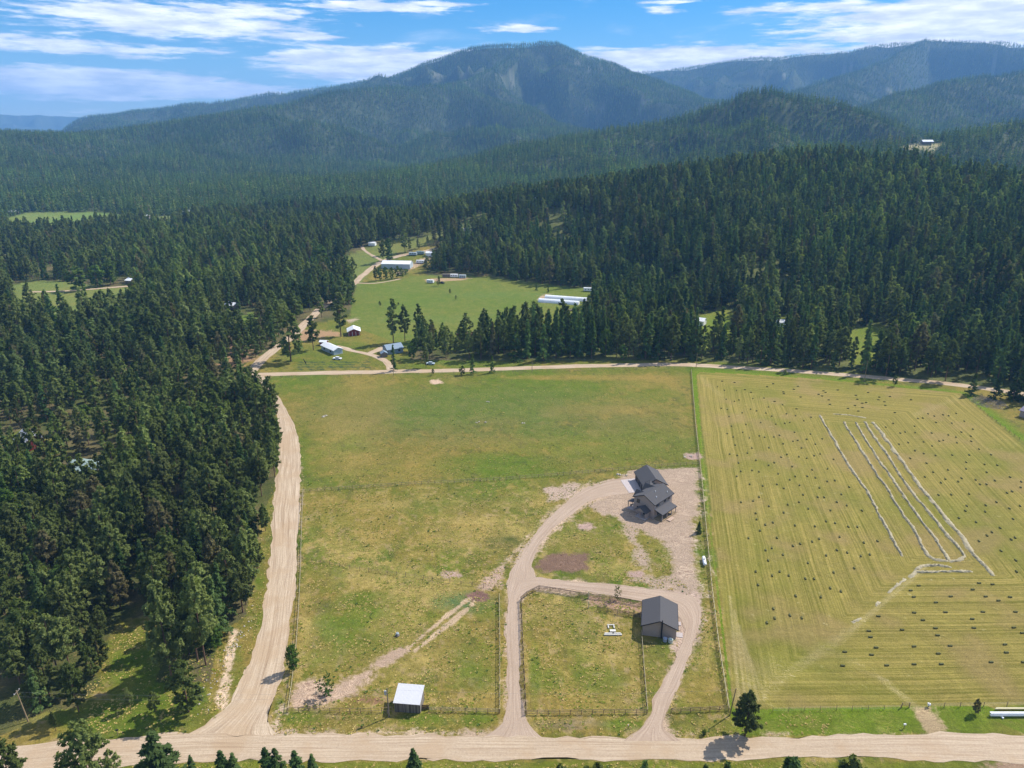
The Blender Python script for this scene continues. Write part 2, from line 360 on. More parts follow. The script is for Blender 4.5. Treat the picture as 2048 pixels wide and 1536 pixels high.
def foliage_material(name, c1, c2, c3, trans=0.22):
    m, t = new_mat(name)
    p = pos(t)
    r = t.node('ShaderNodeObjectInfo').outputs['Random']
    n = t.noise(p, 0.55, 3, 0.6)
    n2 = t.noise(p, 3.0, 2, 0.6)
    c = t.mix(t.ramp(t.m('ADD', t.m('MULTIPLY', n, 0.6), t.m('MULTIPLY', r, 0.5)), 0.25, 0.85), c1, c2)
    c = t.mix(t.ramp(t.m('ADD', t.m('MULTIPLY', n2, 0.5), t.m('MULTIPLY', t.m('FRACT', t.m('MULTIPLY', r, 7.13)), 0.5)), 0.55, 0.95), c, c3)
    rr = t.m('FRACT', t.m('MULTIPLY', r, 31.7))
    f = t.m('ADD', 0.62, t.m('MULTIPLY', rr, 0.76))
    c = t.mix(1.0, c, t.comb(f, f, f), 'MULTIPLY')
    br = t.ramp(t.m('FRACT', t.m('MULTIPLY', r, 53.1)), 0.955, 0.965)      # now and then a browned, half dead tree
    c = t.mix(t.m('MULTIPLY', br, 0.7), c, (0.20, 0.155, 0.085))
    wp = t.node('ShaderNodeNewGeometry').outputs['Position']        # stands of different age and kind
    sn = t.noise(wp, 0.0042, 4, 0.6)
    c = t.mix(t.m('MULTIPLY', t.ramp(sn, 0.50, 0.62), 0.55), c, t.mix(1.0, c, (1.25, 1.38, 1.0), 'MULTIPLY'))
    c = t.mix(t.m('MULTIPLY', t.ramp(sn, 0.48, 0.38), 0.55), c, t.mix(1.0, c, (0.55, 0.70, 0.80), 'MULTIPLY'))
    d = t.node('ShaderNodeBsdfDiffuse'); t.put(d.inputs[0], c)
    tr = t.node('ShaderNodeBsdfTranslucent'); t.put(tr.inputs[0], t.mix(1.0, c, (1.25, 1.35, 0.6), 'MULTIPLY'))
    mx = t.node('ShaderNodeMixShader'); mx.inputs[0].default_value = trans
    t.l.new(d.outputs[0], mx.inputs[1]); t.l.new(tr.outputs[0], mx.inputs[2])
    o = t.node('ShaderNodeOutputMaterial'); t.l.new(mx.outputs[0], o.inputs[0])
    return m
M_GROUND = ground_material()
M_ROAD = track_material('gravel_tan', (0.33, 0.235, 0.155), (0.61, 0.485, 0.345), (0.44, 0.315, 0.20), 0)
M_DRIVE = track_material('gravel_pinkish', (0.33, 0.235, 0.17), (0.50, 0.385, 0.285), (0.39, 0.29, 0.21), 0)
M_PINE = foliage_material('pine_needles', (0.118, 0.152, 0.042), (0.190, 0.220, 0.070), (0.225, 0.255, 0.092), 0.36)
M_FIR = foliage_material('fir_needles', (0.064, 0.112, 0.034), (0.118, 0.170, 0.050), (0.150, 0.205, 0.068), 0.30)
M_LEAF = foliage_material('broad_leaves', (0.075, 0.125, 0.024), (0.120, 0.185, 0.036), (0.19, 0.23, 0.05), 0.32)
M_SPRUCE = foliage_material('blue_spruce_needles', (0.04, 0.07, 0.06), (0.06, 0.09, 0.08), (0.08, 0.12, 0.10), 0.15)
M_BARK = simple('bark', (0.17, 0.105, 0.07), 0.95, 0.35, 3.0, 0.1)
M_GREYWOOD = simple('weathered_grey_wood', (0.20, 0.175, 0.15), 0.9, 0.35, 6.0, 0.1, streak=(3, 3, .3))
M_RAIL = simple('fence_wood', (0.42, 0.35, 0.20), 0.85, 0.25, 3.0, 0.2)
M_POST = simple('treated_post_wood', (0.30, 0.22, 0.13), 0.85, 0.25, 3.0, 0.2)
M_DARKWOOD = simple('dark_brown_wood', (0.07, 0.045, 0.035), 0.85, 0.25, 3.0, 0.2)  # darker wood for many lower rails, the shed wall and slats
M_WHITE = simple('white_metal', (0.80, 0.81, 0.82), 0.45, 0.05, 1.0, 0.4)
M_WHITEROOF = simple('white_ribbed_roof', (0.60, 0.60, 0.62), 0.6, 0.12, 4.0, 0.4)
M_SHINGLE = simple('charcoal_shingle', (0.092, 0.088, 0.090), 0.9, 0.35, 9.0, 0.15)
M_TAUPE = simple('taupe_siding', (0.37, 0.30, 0.255), 0.8, 0.08, 3.0, 0.2)
M_TRIM = simple('black_trim', (0.02, 0.02, 0.024), 0.6, 0.1, 3.0, 0.3)
M_GLASS = simple('dark_glass', (0.03, 0.04, 0.05), 0.08, 0.05, 1.0, 0.8)
M_CONC = simple('pale_concrete', (0.46, 0.40, 0.38), 0.85, 0.12, 1.5, 0.2)
M_REDWALL = simple('barn_red', (0.22, 0.035, 0.03), 0.8, 0.2, 3.0, 0.2)
M_BLUEWALL = simple('pale_blue_metal', (0.42, 0.50, 0.55), 0.6, 0.06, 1.0, 0.3)
M_SLATE = simple('slate_blue_roof', (0.22, 0.29, 0.36), 0.5, 0.1, 2.0, 0.4)
M_GREENROOF = simple('grey_green_roof', (0.28, 0.36, 0.34), 0.5, 0.1, 2.0, 0.4)
M_HAY = simple('hay', (0.40, 0.345, 0.225), 0.95, 0.35, 2.5, 0.05, bs=0.8)
M_BALE = simple('baled_hay', (0.12, 0.12, 0.05), 0.95, 0.3, 5.0, 0.05, bs=0.8)
M_LOG = simple('deck_board', (0.50, 0.36, 0.27), 0.8, 0.15, 3.0, 0.2)
M_PLAST = simple('milky_plastic_film', (0.82, 0.84, 0.87), 0.35, 0.05, 1.0, 0.5)
M_WIRE = simple('wire', (0.16, 0.16, 0.17), 0.5, 0.1, 1.0, 0.4)
M_RUBBER = simple('black_rubber', (0.015, 0.015, 0.015), 0.8, 0.1, 1.0, 0.2)
M_BROWNROOF = simple('rust_brown_roof', (0.26, 0.13, 0.09), 0.7, 0.15, 2.0, 0.2)
M_SLASH = simple('dry_branches', (0.30, 0.25, 0.19), 0.95, 0.35, 2.0, 0.05)

# ---------------------------------------------------------------- object helpers
def tag(o, label=None, cat=None, group=None, kind=None):
    if label: o['label'] = label
    if cat: o['category'] = cat
    if group: o['group'] = group
    if kind: o['kind'] = kind
    return o
def link(name, data, parent=None, loc=(0, 0, 0), rz=0):
    o = bpy.data.objects.new(name, data); COL.objects.link(o); o.location = loc; o.rotation_euler = (0, 0, rz)
    if parent is not None: o.parent = parent
    return o
def thing(name, label, cat, loc=(0, 0, 0), rz=0, group=None):
    o = link(name, None, None, loc, rz); o.empty_display_size = 0.5
    return tag(o, label, cat, group)
def np_mesh(name, V, Fq, mat, smooth=False):
    V = np.asarray(V, np.float32); Fq = np.asarray(Fq, np.int32); k = Fq.shape[1]
    me = bpy.data.meshes.new(name)
    me.vertices.add(len(V)); me.vertices.foreach_set('co', V.ravel())
    me.loops.add(Fq.size); me.loops.foreach_set('vertex_index', Fq.ravel())
    me.polygons.add(len(Fq)); me.polygons.foreach_set('loop_start', np.arange(0, Fq.size, k, dtype=np.int32))
    me.polygons.foreach_set('loop_total', np.full(len(Fq), k, np.int32))
    if smooth: me.polygons.foreach_set('use_smooth', np.ones(len(Fq), bool))
    me.update(calc_edges=True)
    if mat: me.materials.append(mat)
    return me
class MB:
    """collects convex pieces into one mesh"""
    def __init__(s): s.v = []; s.f = []
    def add(s, verts, faces):
        b = len(s.v); s.v += [tuple(x) for x in verts]; s.f += [tuple(i + b for i in f) for f in faces]; return s
    def box(s, c, d, rz=0.0, M=None):
        x, y, z = (k / 2 for k in d); vs = []
        cr, sr = math.cos(rz), math.sin(rz)
        for k in (-z, z):
            for i, j in ((-x, -y), (x, -y), (x, y), (-x, y)):
                vs.append((c[0] + i * cr - j * sr, c[1] + i * sr + j * cr, c[2] + k))
        return s.add(vs, [(3, 2, 1, 0), (4, 5, 6, 7), (0, 1, 5, 4), (1, 2, 6, 5), (2, 3, 7, 6), (3, 0, 4, 7)])
    def bar(s, a, b, r, n=6, r2=None):
        a = Vector(a); b = Vector(b); d = (b - a).normalized(); r2 = r if r2 is None else r2
        q = d.orthogonal().normalized(); w = d.cross(q); vs = []
        for P_, rr in ((a, r), (b, r2)):
            for i in range(n):
                an = 2 * math.pi * i / n; vs.append(P_ + q * math.cos(an) * rr + w * math.sin(an) * rr)
        return s.add(vs, [tuple(range(n))[::-1], tuple(range(n, 2 * n))] + [(i, (i + 1) % n, n + (i + 1) % n, n + i) for i in range(n)])
    def plank(s, a, b, w, h):        # rectangular bar from a to b, height h, thickness w
        a = Vector(a); b = Vector(b); d = (b - a).normalized()
        side = d.cross(Vector((0, 0, 1)));
        side = side.normalized() if side.length > 1e-4 else Vector((1, 0, 0))
        up = side.cross(d) * (h / 2); side = side * (w / 2)
        vs = [a - side - up, a + side - up, a + side + up, a - side + up, b - side - up, b + side - up, b + side + up, b - side + up]
        return s.add(vs, [(3, 2, 1, 0), (4, 5, 6, 7), (0, 1, 5, 4), (1, 2, 6, 5), (2, 3, 7, 6), (3, 0, 4, 7)])
    def slab(s, pts, th):            # planar polygon (list of 3D points, counterclockwise from above) with thickness downwards
        n = len(pts); vs = [tuple(p) for p in pts] + [(p[0], p[1], p[2] - th) for p in pts]
        return s.add(vs, [tuple(range(n)), tuple(range(n, 2 * n))[::-1]] + [(i, i + n, (i + 1) % n + n, (i + 1) % n) for i in range(n)])
    def prism(s, pts, y0, y1):       # polygon in x,z extruded along y
        n = len(pts); vs = [(p[0], y0, p[1]) for p in pts] + [(p[0], y1, p[1]) for p in pts]
        return s.add(vs, [tuple(range(n)), tuple(range(n, 2 * n))[::-1]] + [(i, i + n, (i + 1) % n + n, (i + 1) % n) for i in range(n)])
    def mesh(s, name, mat, smooth=False):
        me = bpy.data.meshes.new(name); me.from_pydata(s.v, [], s.f); me.update()
        if mat: me.materials.append(mat)
        if smooth:
            me.polygons.foreach_set('use_smooth', np.ones(len(me.polygons), bool))
        return me
    def build(s, name, mat, parent=None, smooth=False, loc=(0, 0, 0), rz=0):
        return link(name, s.mesh(name, mat, smooth), parent, loc, rz)

# ---------------------------------------------------------------- the ground sheet
def build_ground():
    a_in = R(40); n_in = 820
    az = np.concatenate([np.linspace(-math.pi, -a_in, 50)[:-1], np.linspace(-a_in, a_in, n_in), np.linspace(a_in, math.pi, 50)[1:-1]])
    r = [3.0, 12.0, 30.0, 55.0, 75.0]
    while r[-1] < 92: r.append(r[-1] + 4)
    x = r[-1]
    while x < 450: x *= 1.0042; r.append(x)
    while x < 1500: x *= 1.011; r.append(x)
    while x < 15000: x *= 1.019; r.append(x)
    r = np.array(r); na, nr = len(az), len(r)
    X = np.sin(az)[None, :] * r[:, None]; Y = np.cos(az)[None, :] * r[:, None]
    Z = terrain(X, Y)
    V = np.stack([X.ravel(), Y.ravel(), Z.ravel()], -1)
    i, j = np.meshgrid(np.arange(nr - 1), np.arange(na), indexing='ij')
    j2 = (j + 1) % na
    Fq = np.stack([i * na + j, i * na + j2, (i + 1) * na + j2, (i + 1) * na + j], -1).reshape(-1, 4)[:, ::-1]
    me = np_mesh('ground', V, Fq, M_GROUND, True)
    x, y, z = V[:, 0], V[:, 1], V[:, 2]
    d = np.hypot(x, y)
    px, py, dep = proj(x, y, z)
    front = dep > 1
    px = np.where(front, px, -9999); py = np.where(front, py, -9999)
    near = (d < 1500)
    # --- colour of what grows there
    mid = np.array([0.140, 0.148, 0.020]); lush = np.array([0.098, 0.150, 0.012]); dry = np.array([0.290, 0.200, 0.048]); straw = np.array([0.40, 0.295, 0.09])
    olive = np.array([0.185, 0.168, 0.036]); dkg = np.array([0.075, 0.092, 0.022])
    n1 = fbm(x / 38, y / 38, 21, 5, .55); n2 = fbm(x / 14, y / 14, 31, 4, .6); n3 = fbm(x / 4.5, y / 4.5, 41, 4, .6); n4 = fbm(x / 1.6, y / 1.6, 51, 2)
    col = mid[None] + np.zeros((len(x), 3))
    def mx(f, c):
        nonlocal col
        f = np.clip(f, 0, 1)[:, None]; col = col * (1 - f) + np.asarray(c) * f
    mx(sstep(n2, .45, .7) * .6, olive)
    mx(sstep(n1, .50, .72) * .85, lush)
    mx(sstep(n1 * .6 + n3 * .4, .49, .36) * .7, dry)
    mx(sstep(n3, .58, .74) * .45, dry)
    mx(sstep(n3 * .5 + n4 * .5, .42, .30) * .7, dkg)
    low = sstep(y, 240, 215)
    mx(low * sstep(n2, .42, .58) * .5, dry)
    mx(low * sstep(n3 * .55 + n4 * .45, .53, .63) * .65, straw)
    mx(low * sstep(n4, .62, .8) * .5, np.array([.33, .23, .14]))
    # --- forest floor wherever trees stand
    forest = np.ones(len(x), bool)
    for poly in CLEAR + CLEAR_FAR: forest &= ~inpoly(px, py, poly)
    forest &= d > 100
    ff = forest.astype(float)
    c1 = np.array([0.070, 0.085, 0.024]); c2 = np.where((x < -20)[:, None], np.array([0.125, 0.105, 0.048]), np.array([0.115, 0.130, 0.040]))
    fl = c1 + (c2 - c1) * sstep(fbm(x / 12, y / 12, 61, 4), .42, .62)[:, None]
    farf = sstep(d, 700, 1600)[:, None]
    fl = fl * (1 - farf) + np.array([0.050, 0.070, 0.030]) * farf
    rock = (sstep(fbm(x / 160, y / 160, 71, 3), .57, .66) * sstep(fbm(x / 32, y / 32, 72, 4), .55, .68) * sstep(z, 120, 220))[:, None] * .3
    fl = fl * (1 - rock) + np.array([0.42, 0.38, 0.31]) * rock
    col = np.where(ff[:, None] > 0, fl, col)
    def blob(bx, by, rx, ry, c, s=1.0, nz=n3, k=.6):
        q = ((px - bx) / rx) ** 2 + ((py - by) / ry) ** 2
        mx(np.clip(1.25 - q, 0, 1) * s * np.clip(.35 + 1.3 * (nz - .25), 0, 1.2) * near * (~forest), c)
    # pasture: broad tones
    for b in [(960, 800, 260, 40, lush, .55), (1180, 790, 180, 35, lush, .45), (700, 800, 110, 50, olive, .4), (640, 780, 60, 40, lush, .3),
              (720, 830, 80, 60, dry, .55), (780, 930, 160, 40, dry, .65), (650, 900, 50, 70, dry, .4), (1080, 890, 200, 22, dry, .45), (1300, 870, 120, 40, olive, .6), (1230, 820, 160, 12, dry, .5), (1250, 905, 130, 16, lush, .4),
              (960, 930, 110, 24, lush, .75), (1070, 945, 60, 14, lush, .9), (1200, 755, 200, 6, dry, .9), (700, 890, 60, 60, straw, .25), (820, 890, 120, 40, dkg, .2), (1280, 850, 130, 14, dkg, .2), (960, 830, 380, 60, (.125, .135, .055), .4),
              (700, 1010, 120, 30, dry, .6), (900, 1010, 160, 22, olive, .7), (980, 1070, 150, 40, straw, .75), (700, 1090, 90, 30, straw, .5), (800, 1060, 200, 40, dry, .6), (1010, 1085, 45, 16, dkg, 1), (660, 1040, 60, 20, lush, .35), (760, 1010, 60, 10, straw, .5), (1060, 1000, 60, 20, straw, .5),
              (880, 1060, 6, 70, straw, .35), (940, 1040, 60, 10, straw, .7), (750, 1150, 120, 30, straw, .65), (640, 1180, 40, 50, dry, .7), (720, 1250, 110, 60, lush, .95), (640, 1210, 30, 16, dkg, .8), (740, 1195, 70, 14, lush, .8), (860, 1170, 120, 24, straw, .8), (880, 1200, 130, 26, straw, .6), (700, 1320, 90, 30, olive, .6),
              (930, 1205, 70, 24, (.07, .15, .05), 1.1), (980, 1225, 30, 24, lush, .9), (950, 1330, 55, 60, lush, .95), (900, 1290, 60, 30, olive, .6), (840, 1330, 80, 40, straw, .55), (930, 1400, 90, 20, dry, .6), (800, 1260, 60, 50, straw, .5), (650, 1290, 50, 60, (.14, .18, .03), .6), (610, 1240, 16, 80, straw, .8),
              (700, 1440, 130, 22, dkg, .4), (850, 1440, 60, 14, lush, 1.1), (950, 1440, 50, 18, lush, .9), (600, 1435, 50, 20, lush, 1.), (560, 1420, 14, 30, lush, 1), (660, 1455, 110, 14, dry, .5),
              (1150, 1080, 110, 40, olive, .7), (1200, 1100, 100, 40, dry, .4), (1120, 1040, 60, 30, lush, .35), (1230, 1060, 60, 30, lush, .3), (1240, 1140, 80, 18, straw, .6), (1330, 1110, 20, 30, lush, .5),
              (1100, 1220, 60, 30, straw, .6), (1160, 1270, 40, 70, olive, .7), (1100, 1290, 50, 60, dry, .55), (1070, 1350, 14, 70, lush, .9), (1200, 1360, 60, 30, lush, .8), (1100, 1360, 30, 30, lush, .7), (1220, 1300, 60, 30, straw, .7), (1120, 1400, 70, 24, dry, .7), (1230, 1410, 50, 20, straw, .5), (1300, 1290, 40, 10, dkg, .7), (1310, 1320, 30, 30, olive, .8), (1300, 1400, 20, 40, lush, .4),
              (1400, 1150, 14, 120, lush, .35), (1415, 1280, 14, 50, straw, .9), (1400, 1380, 50, 40, dry, .8), (1390, 1330, 30, 40, olive, .5), (1240, 1450, 50, 14, lush, 1.), (1140, 1448, 80, 12, (.2, .16, .1), .8), (1400, 1450, 60, 18, olive, .9), (1405, 1090, 16, 60, lush, .4),
              (250, 1440, 180, 45, lush, 1.3), (330, 1390, 110, 60, lush, 1.2), (270, 1320, 80, 80, lush, 1.2), (60, 1460, 80, 20, dry, .9), (470, 1340, 20, 60, lush, 1.), (520, 1180, 16, 100, lush, .9), (540, 1050, 10, 100, olive, .9), (500, 1240, 20, 30, lush, .6), (430, 1370, 18, 60, dry, .6),
              (950, 600, 260, 28, lush, .55), (780, 600, 90, 36, lush, .7), (1080, 630, 80, 22, dry, .7), (760, 650, 70, 16, olive, .6), (900, 560, 80, 8, dry, .8), (800, 680, 90, 20, lush, .6), (1000, 590, 120, 8, (.10, .19, .06), .7), (860, 640, 120, 10, (.10, .19, .06), .5),
              (640, 715, 90, 20, lush, .7), (690, 690, 50, 12, lush, .7), (560, 660, 40, 20, dry, .6), (500, 700, 40, 30, dry, .8), (1180, 715, 160, 8, lush, 1.2), (1560, 738, 220, 14, lush, 1.2), (1800, 756, 160, 8, lush, 1.2)]:
        blob(*b)
    mx(inpoly(px, py, MEADOW) * near * .7, np.array([0.118, 0.172, 0.026]))
    # bright verge of uncut grass around the hay field and by the road
    hd = sdist(x, y, HAY); okh = near & front
    verge = np.where(okh, sstep(hd, -7, -.2) * (hd < 0.5), 0) * (x > np.interp(y, [120, 365], [47.5, 96.5]))
    mx(verge * 1.0, np.array([0.125, 0.195, 0.008]))
    mx(inpoly(px, py, [(1470, 1424), (1840, 1418), (2400, 1410), (2600, 1470), (1850, 1466), (1520, 1472), (1480, 1474)]) * near * (.55 + .6 * n2), np.array([0.125, 0.175, 0.012]))
    mx(inpoly(px, py, [(-400, 1545), (500, 1524), (1000, 1524), (1900, 1524), (3400, 1600), (3400, 3000), (-400, 3000)]) * near * (.5 + .6 * n2), np.array([0.14, 0.165, 0.014]))
    # garden rows by the far farmstead
    gp = P2([(600, 722), (650, 722), (650, 741), (590, 741)]); gq = P2([(660, 722), (742, 722), (742, 738), (655, 738)])
    for g in (gp, gq):
        w = sdist(x, y, g); mx((w > 0) * (np.sin(y * 2 * math.pi / 4.2) > 0.1) * .9 * (n4 > .35), np.array([0.035, 0.07, 0.03]))
    hayv = np.full(len(x), -8.0)
    sel = near & (hd > -8)
    dd = np.full(sel.sum(), 1e9)
    for seg, o in HAYE:
        a, b = seg; nrm = np.array([b[1] - a[1], a[0] - b[0]]); nrm /= np.linalg.norm(nrm)
        dl = np.abs((x[sel] - a[0]) * nrm[0] + (y[sel] - a[1]) * nrm[1])
        dd = np.minimum(dd, dl)
    hayv[sel] = np.where(hd[sel] > 0, np.maximum(dd, 0.02), hd[sel])
    # --- bare ground
    dirt = np.full(len(x), -9.0); soil = np.ones((len(x), 3))
    def bare(pts, k=1.0, tint=(1, 1, 1), off=0.0, world_pts=False):
        poly = np.array(pts, float) if world_pts else P2(pts)
        m = box_near(x, y, poly, 12) & near
        s = sdist(x[m], y[m], poly) * k + off
        better = s > dirt[m]; idx = np.where(m)[0]
        dirt[idx] = np.maximum(dirt[idx], s)
        ins = idx[better & (s > -3)]
        soil[ins] = tint
    bare([(1225, 962), (1260, 940), (1330, 936), (1396, 933), (1400, 1010), (1388, 1060), (1393, 1120), (1400, 1195), (1330, 1190), (1290, 1165), (1240, 1160), (1345, 1150), (1345, 1105), (1310, 1072), (1280, 1060), (1268, 1072), (1296, 1100), (1302, 1140), (1275, 1135), (1268, 1100), (1250, 1065), (1240, 1040), (1195, 1026), (1175, 1010), (1205, 992)], .8, (.93, .89, .84), .0)
    bare([(1335, 962), (1390, 960), (1395, 1190), (1350, 1180), (1372, 1060), (1350, 1000)], .3, (1.22, 1.22, 1.18), 0)
    bare([(1080, 975), (1150, 962), (1170, 968), (1150, 1000), (1090, 1008)], .8, (1.05, 1.0, .98), -1)
    bare([(1098, 1106), (1172, 1107), (1178, 1138), (1140, 1145), (1090, 1140), (1066, 1134)], 1.0, (.44, .35, .31), .3)
    bare([(1280, 1180), (1400, 1180), (1402, 1260), (1372, 1300), (1350, 1300), (1352, 1200)], .9, (1, .95, .95), .6)
    bare([(1178, 1195), (1282, 1205), (1282, 1228), (1180, 1212)], .9, (.85, .7, .62), .2)
    bare([(1190, 1235), (1270, 1235), (1262, 1262), (1215, 1262)], .5, (.95, .85, .75), -1.2)
    bare([(578, 1405), (590, 1365), (620, 1350), (665, 1368), (725, 1340), (800, 1294), (820, 1300), (745, 1352), (712, 1392), (640, 1416), (585, 1418)], .9, (1.05, .96, .88), -.3)
    bare([(700, 1388), (770, 1398), (770, 1412), (700, 1405)], .8, (.55, .36, .32), -.6)
    bare([(812, 1296), (850, 1264), (893, 1228), (940, 1194), (945, 1196), (897, 1232), (854, 1268), (817, 1300)], 3.0, (1.15, 1.08, .9), .7)
    bare([(826, 1300), (866, 1268), (905, 1238), (950, 1200), (954, 1203), (909, 1243), (870, 1273), (830, 1304)], 3.0, (1.15, 1.08, .9), .7)
    bare([(940, 1192), (958, 1186), (974, 1196), (950, 1202)], 1.5, (.45, .33, .33), 1.2)
    bare([(950, 1165), (1010, 1125), (1015, 1145), (1000, 1180), (960, 1180)], .8, (1.05, .95, .9), -.6)
    bare([(1010, 1120), (1090, 1030), (1180, 960), (1185, 964), (1095, 1036), (1020, 1125)], 1, (1.1, 1.05, .9), -.6)
    bare([(436, 1400), (452, 1340), (460, 1290), (468, 1262), (472, 1264), (465, 1300), (456, 1345), (444, 1415)], 2, (1.5, 1.45, 1.3), 1.2)
    bare([(540, 1470), (548, 1430), (562, 1400), (572, 1424), (560, 1450), (556, 1474)], 1, (1.2, 1.15, 1.05), 0)
    bare([(560, 1460), (1000, 1464), (1000, 1472), (560, 1472)], 1, (1.1, 1.05, .95), -.2)
    bare([(1350, 1462), (2048, 1464), (2500, 1462), (2500, 1476), (1350, 1476)], 1, (1.0, .95, .8), -1.3)
    bare([(1830, 1418), (1852, 1416), (1900, 1466), (1860, 1466)], .8, (1.0, .95, .7), .2)
    bare([(1940, 1536), (2048, 1500), (2200, 1500), (2200, 1700), (1940, 1620)], .8, (.8, .7, .6), 0)
    bare([(0, 1480), (60, 1440), (90, 1450), (20, 1500)], .6, (.9, .8, .6), -1)
    bare([(500, 770), (545, 802), (600, 880), (612, 960), (604, 1100), (590, 1300), (575, 1410), (560, 1410), (590, 1200), (598, 960), (584, 850), (530, 790)], 1, (.85, .82, .7), -1.2)
    bare([(860, 762), (880, 758), (885, 765), (870, 768)], 1, (1.3, 1.2, 1.1), 0.5)
    bare([(690, 640), (712, 636), (716, 642), (700, 646)], .6, (1, 1, .9), 0)
    bare([(1078, 592), (1100, 585), (1090, 606), (1076, 604)], .6, (1, .95, .8), 0)
    bare([(780, 545), (870, 515), (900, 500), (880, 520), (800, 550)], .4, (1, .95, .8), -1)
    bare([(560, 652), (690, 660), (690, 672), (570, 690)], .4, (.85, .7, .5), -1.5)
    bare([(840, 556), (960, 553), (930, 562), (850, 566)], .4, (.9, .8, .6), -1.3)
    bare([(470, 640), (530, 715), (480, 740), (430, 730)], .2, (.8, .62, .45), -.8)
    bare([(975, 1475), (1008, 1415), (1009, 1225), (1012, 1165), (1030, 1110), (1080, 1046), (1150, 980), (1230, 950), (1260, 990), (1180, 1012), (1108, 1068), (1070, 1128), (1070, 1180), (1046, 1205), (1044, 1350), (1055, 1420), (1080, 1475)], 1, (1.12, 1.05, .95), -.9)
    bare([(1040, 1155), (1160, 1160), (1290, 1172), (1402, 1188), (1410, 1250), (1390, 1310), (1345, 1410), (1352, 1475), (1255, 1475), (1300, 1430), (1350, 1300), (1345, 1215), (1200, 1192), (1060, 1186)], 1, (1.12, 1.05, .95), -.9)
    for cx, cy in ((1168, 1052), (1270, 1148), (905, 1148), (1385, 912)):
        bare([(cx - 14, cy - 4), (cx + 10, cy - 5), (cx + 16, cy + 3), (cx - 8, cy + 5)], 1, (.95, .85, .9), .6)
    bare([(1795, 296), (1830, 288), (1900, 286), (1870, 297), (1810, 303)], .1, (1, .95, .8), 0)
    # forest floor litter showing through in places
    ll = sstep(fbm(x / 9, y / 9, 81, 3), .62, .75) * forest * (d < 500) * (x < 0)
    dirt = np.where(ll > .4, np.maximum(dirt, -1.5), dirt); soil[(ll > .4) & (dirt < 0)] = (.6, .45, .33)
    # far clearings
    for poly, c in ((CLEAR_FAR[2], (0.14, 0.22, 0.05)), (CLEAR_FAR[3], (0.14, 0.2, 0.07)), (CLEAR_FAR[0], (0.15, 0.19, 0.05)), (CLEAR_FAR[4], (.15, .2, .05)), (CLEAR_FAR[8], (.45, .38, .22)), (CLEAR_FAR[9], (.32, .27, .16)), (CLEAR_FAR[5], (.14, .2, .02)), (CLEAR_FAR[6], (.14, .2, .02)), (CLEAR_FAR[7], (.14, .2, .02)), (CLEAR_FAR[10], (.12, .2, .03))):
        mx(inpoly(px, py, poly) * (.5 + .5 * n1) * 1., c)
    mx(inpoly(px, py, THIN[0]) * (.3 + .9 * n1), np.array([0.13, 0.155, 0.05]))
    ca = me.attributes.new('col', 'FLOAT_COLOR', 'POINT'); ca.data.foreach_set('color', np.concatenate([col, np.ones((len(col), 1))], 1).astype(np.float32).ravel())
    sa = me.attributes.new('soil', 'FLOAT_COLOR', 'POINT'); sa.data.foreach_set('color', np.concatenate([soil, np.ones((len(col), 1))], 1).astype(np.float32).ravel())
    da = me.attributes.new('dirt', 'FLOAT', 'POINT'); da.data.foreach_set('value', dirt.astype(np.float32))
    litter = np.zeros(len(x))
    for a_, b_, w_, k_ in (((1500, 1400), (1700, 1262), 2.4, .46), ((1700, 1262), (1850, 1135), 1.3, .55), ((1490, 1405), (1545, 1340), 7, .40), ((1842, 1422), (1760, 1355), 1.6, .55), ((1760, 1355), (1640, 1290), 2.5, .35), ((1398, 752), (1440, 790), 3, .4), ((1925, 792), (1830, 830), 3, .4)):
        A_, B_ = at(*a_), at(*b_); dd_, _ = segdist(x, y, (A_.x, A_.y), (B_.x, B_.y)); litter = np.maximum(litter, k_ * np.clip(1.3 - dd_ / w_, 0, 1) * near)
    for k_ in range(5):      # pale strings of loose hay in the left rows
        A_, B_ = at(1460 + k_ * 9, 1190 + k_ * 30), at(1478 + k_ * 13, 1400); dd_, _ = segdist(x, y, (A_.x, A_.y), (B_.x, B_.y)); litter = np.maximum(litter, .55 * np.clip(1.3 - dd_ / .8, 0, 1) * near)
    la = me.attributes.new('litter', 'FLOAT', 'POINT'); la.data.foreach_set('value', litter.astype(np.float32))
    ha = me.attributes.new('hay', 'FLOAT', 'POINT'); ha.data.foreach_set('value', hayv.astype(np.float32))
    o = link('ground', me); o['kind'] = 'structure'
    # polar height table for hiding tests
    return az, r, Z
AZ, RR, ZZ = build_ground()

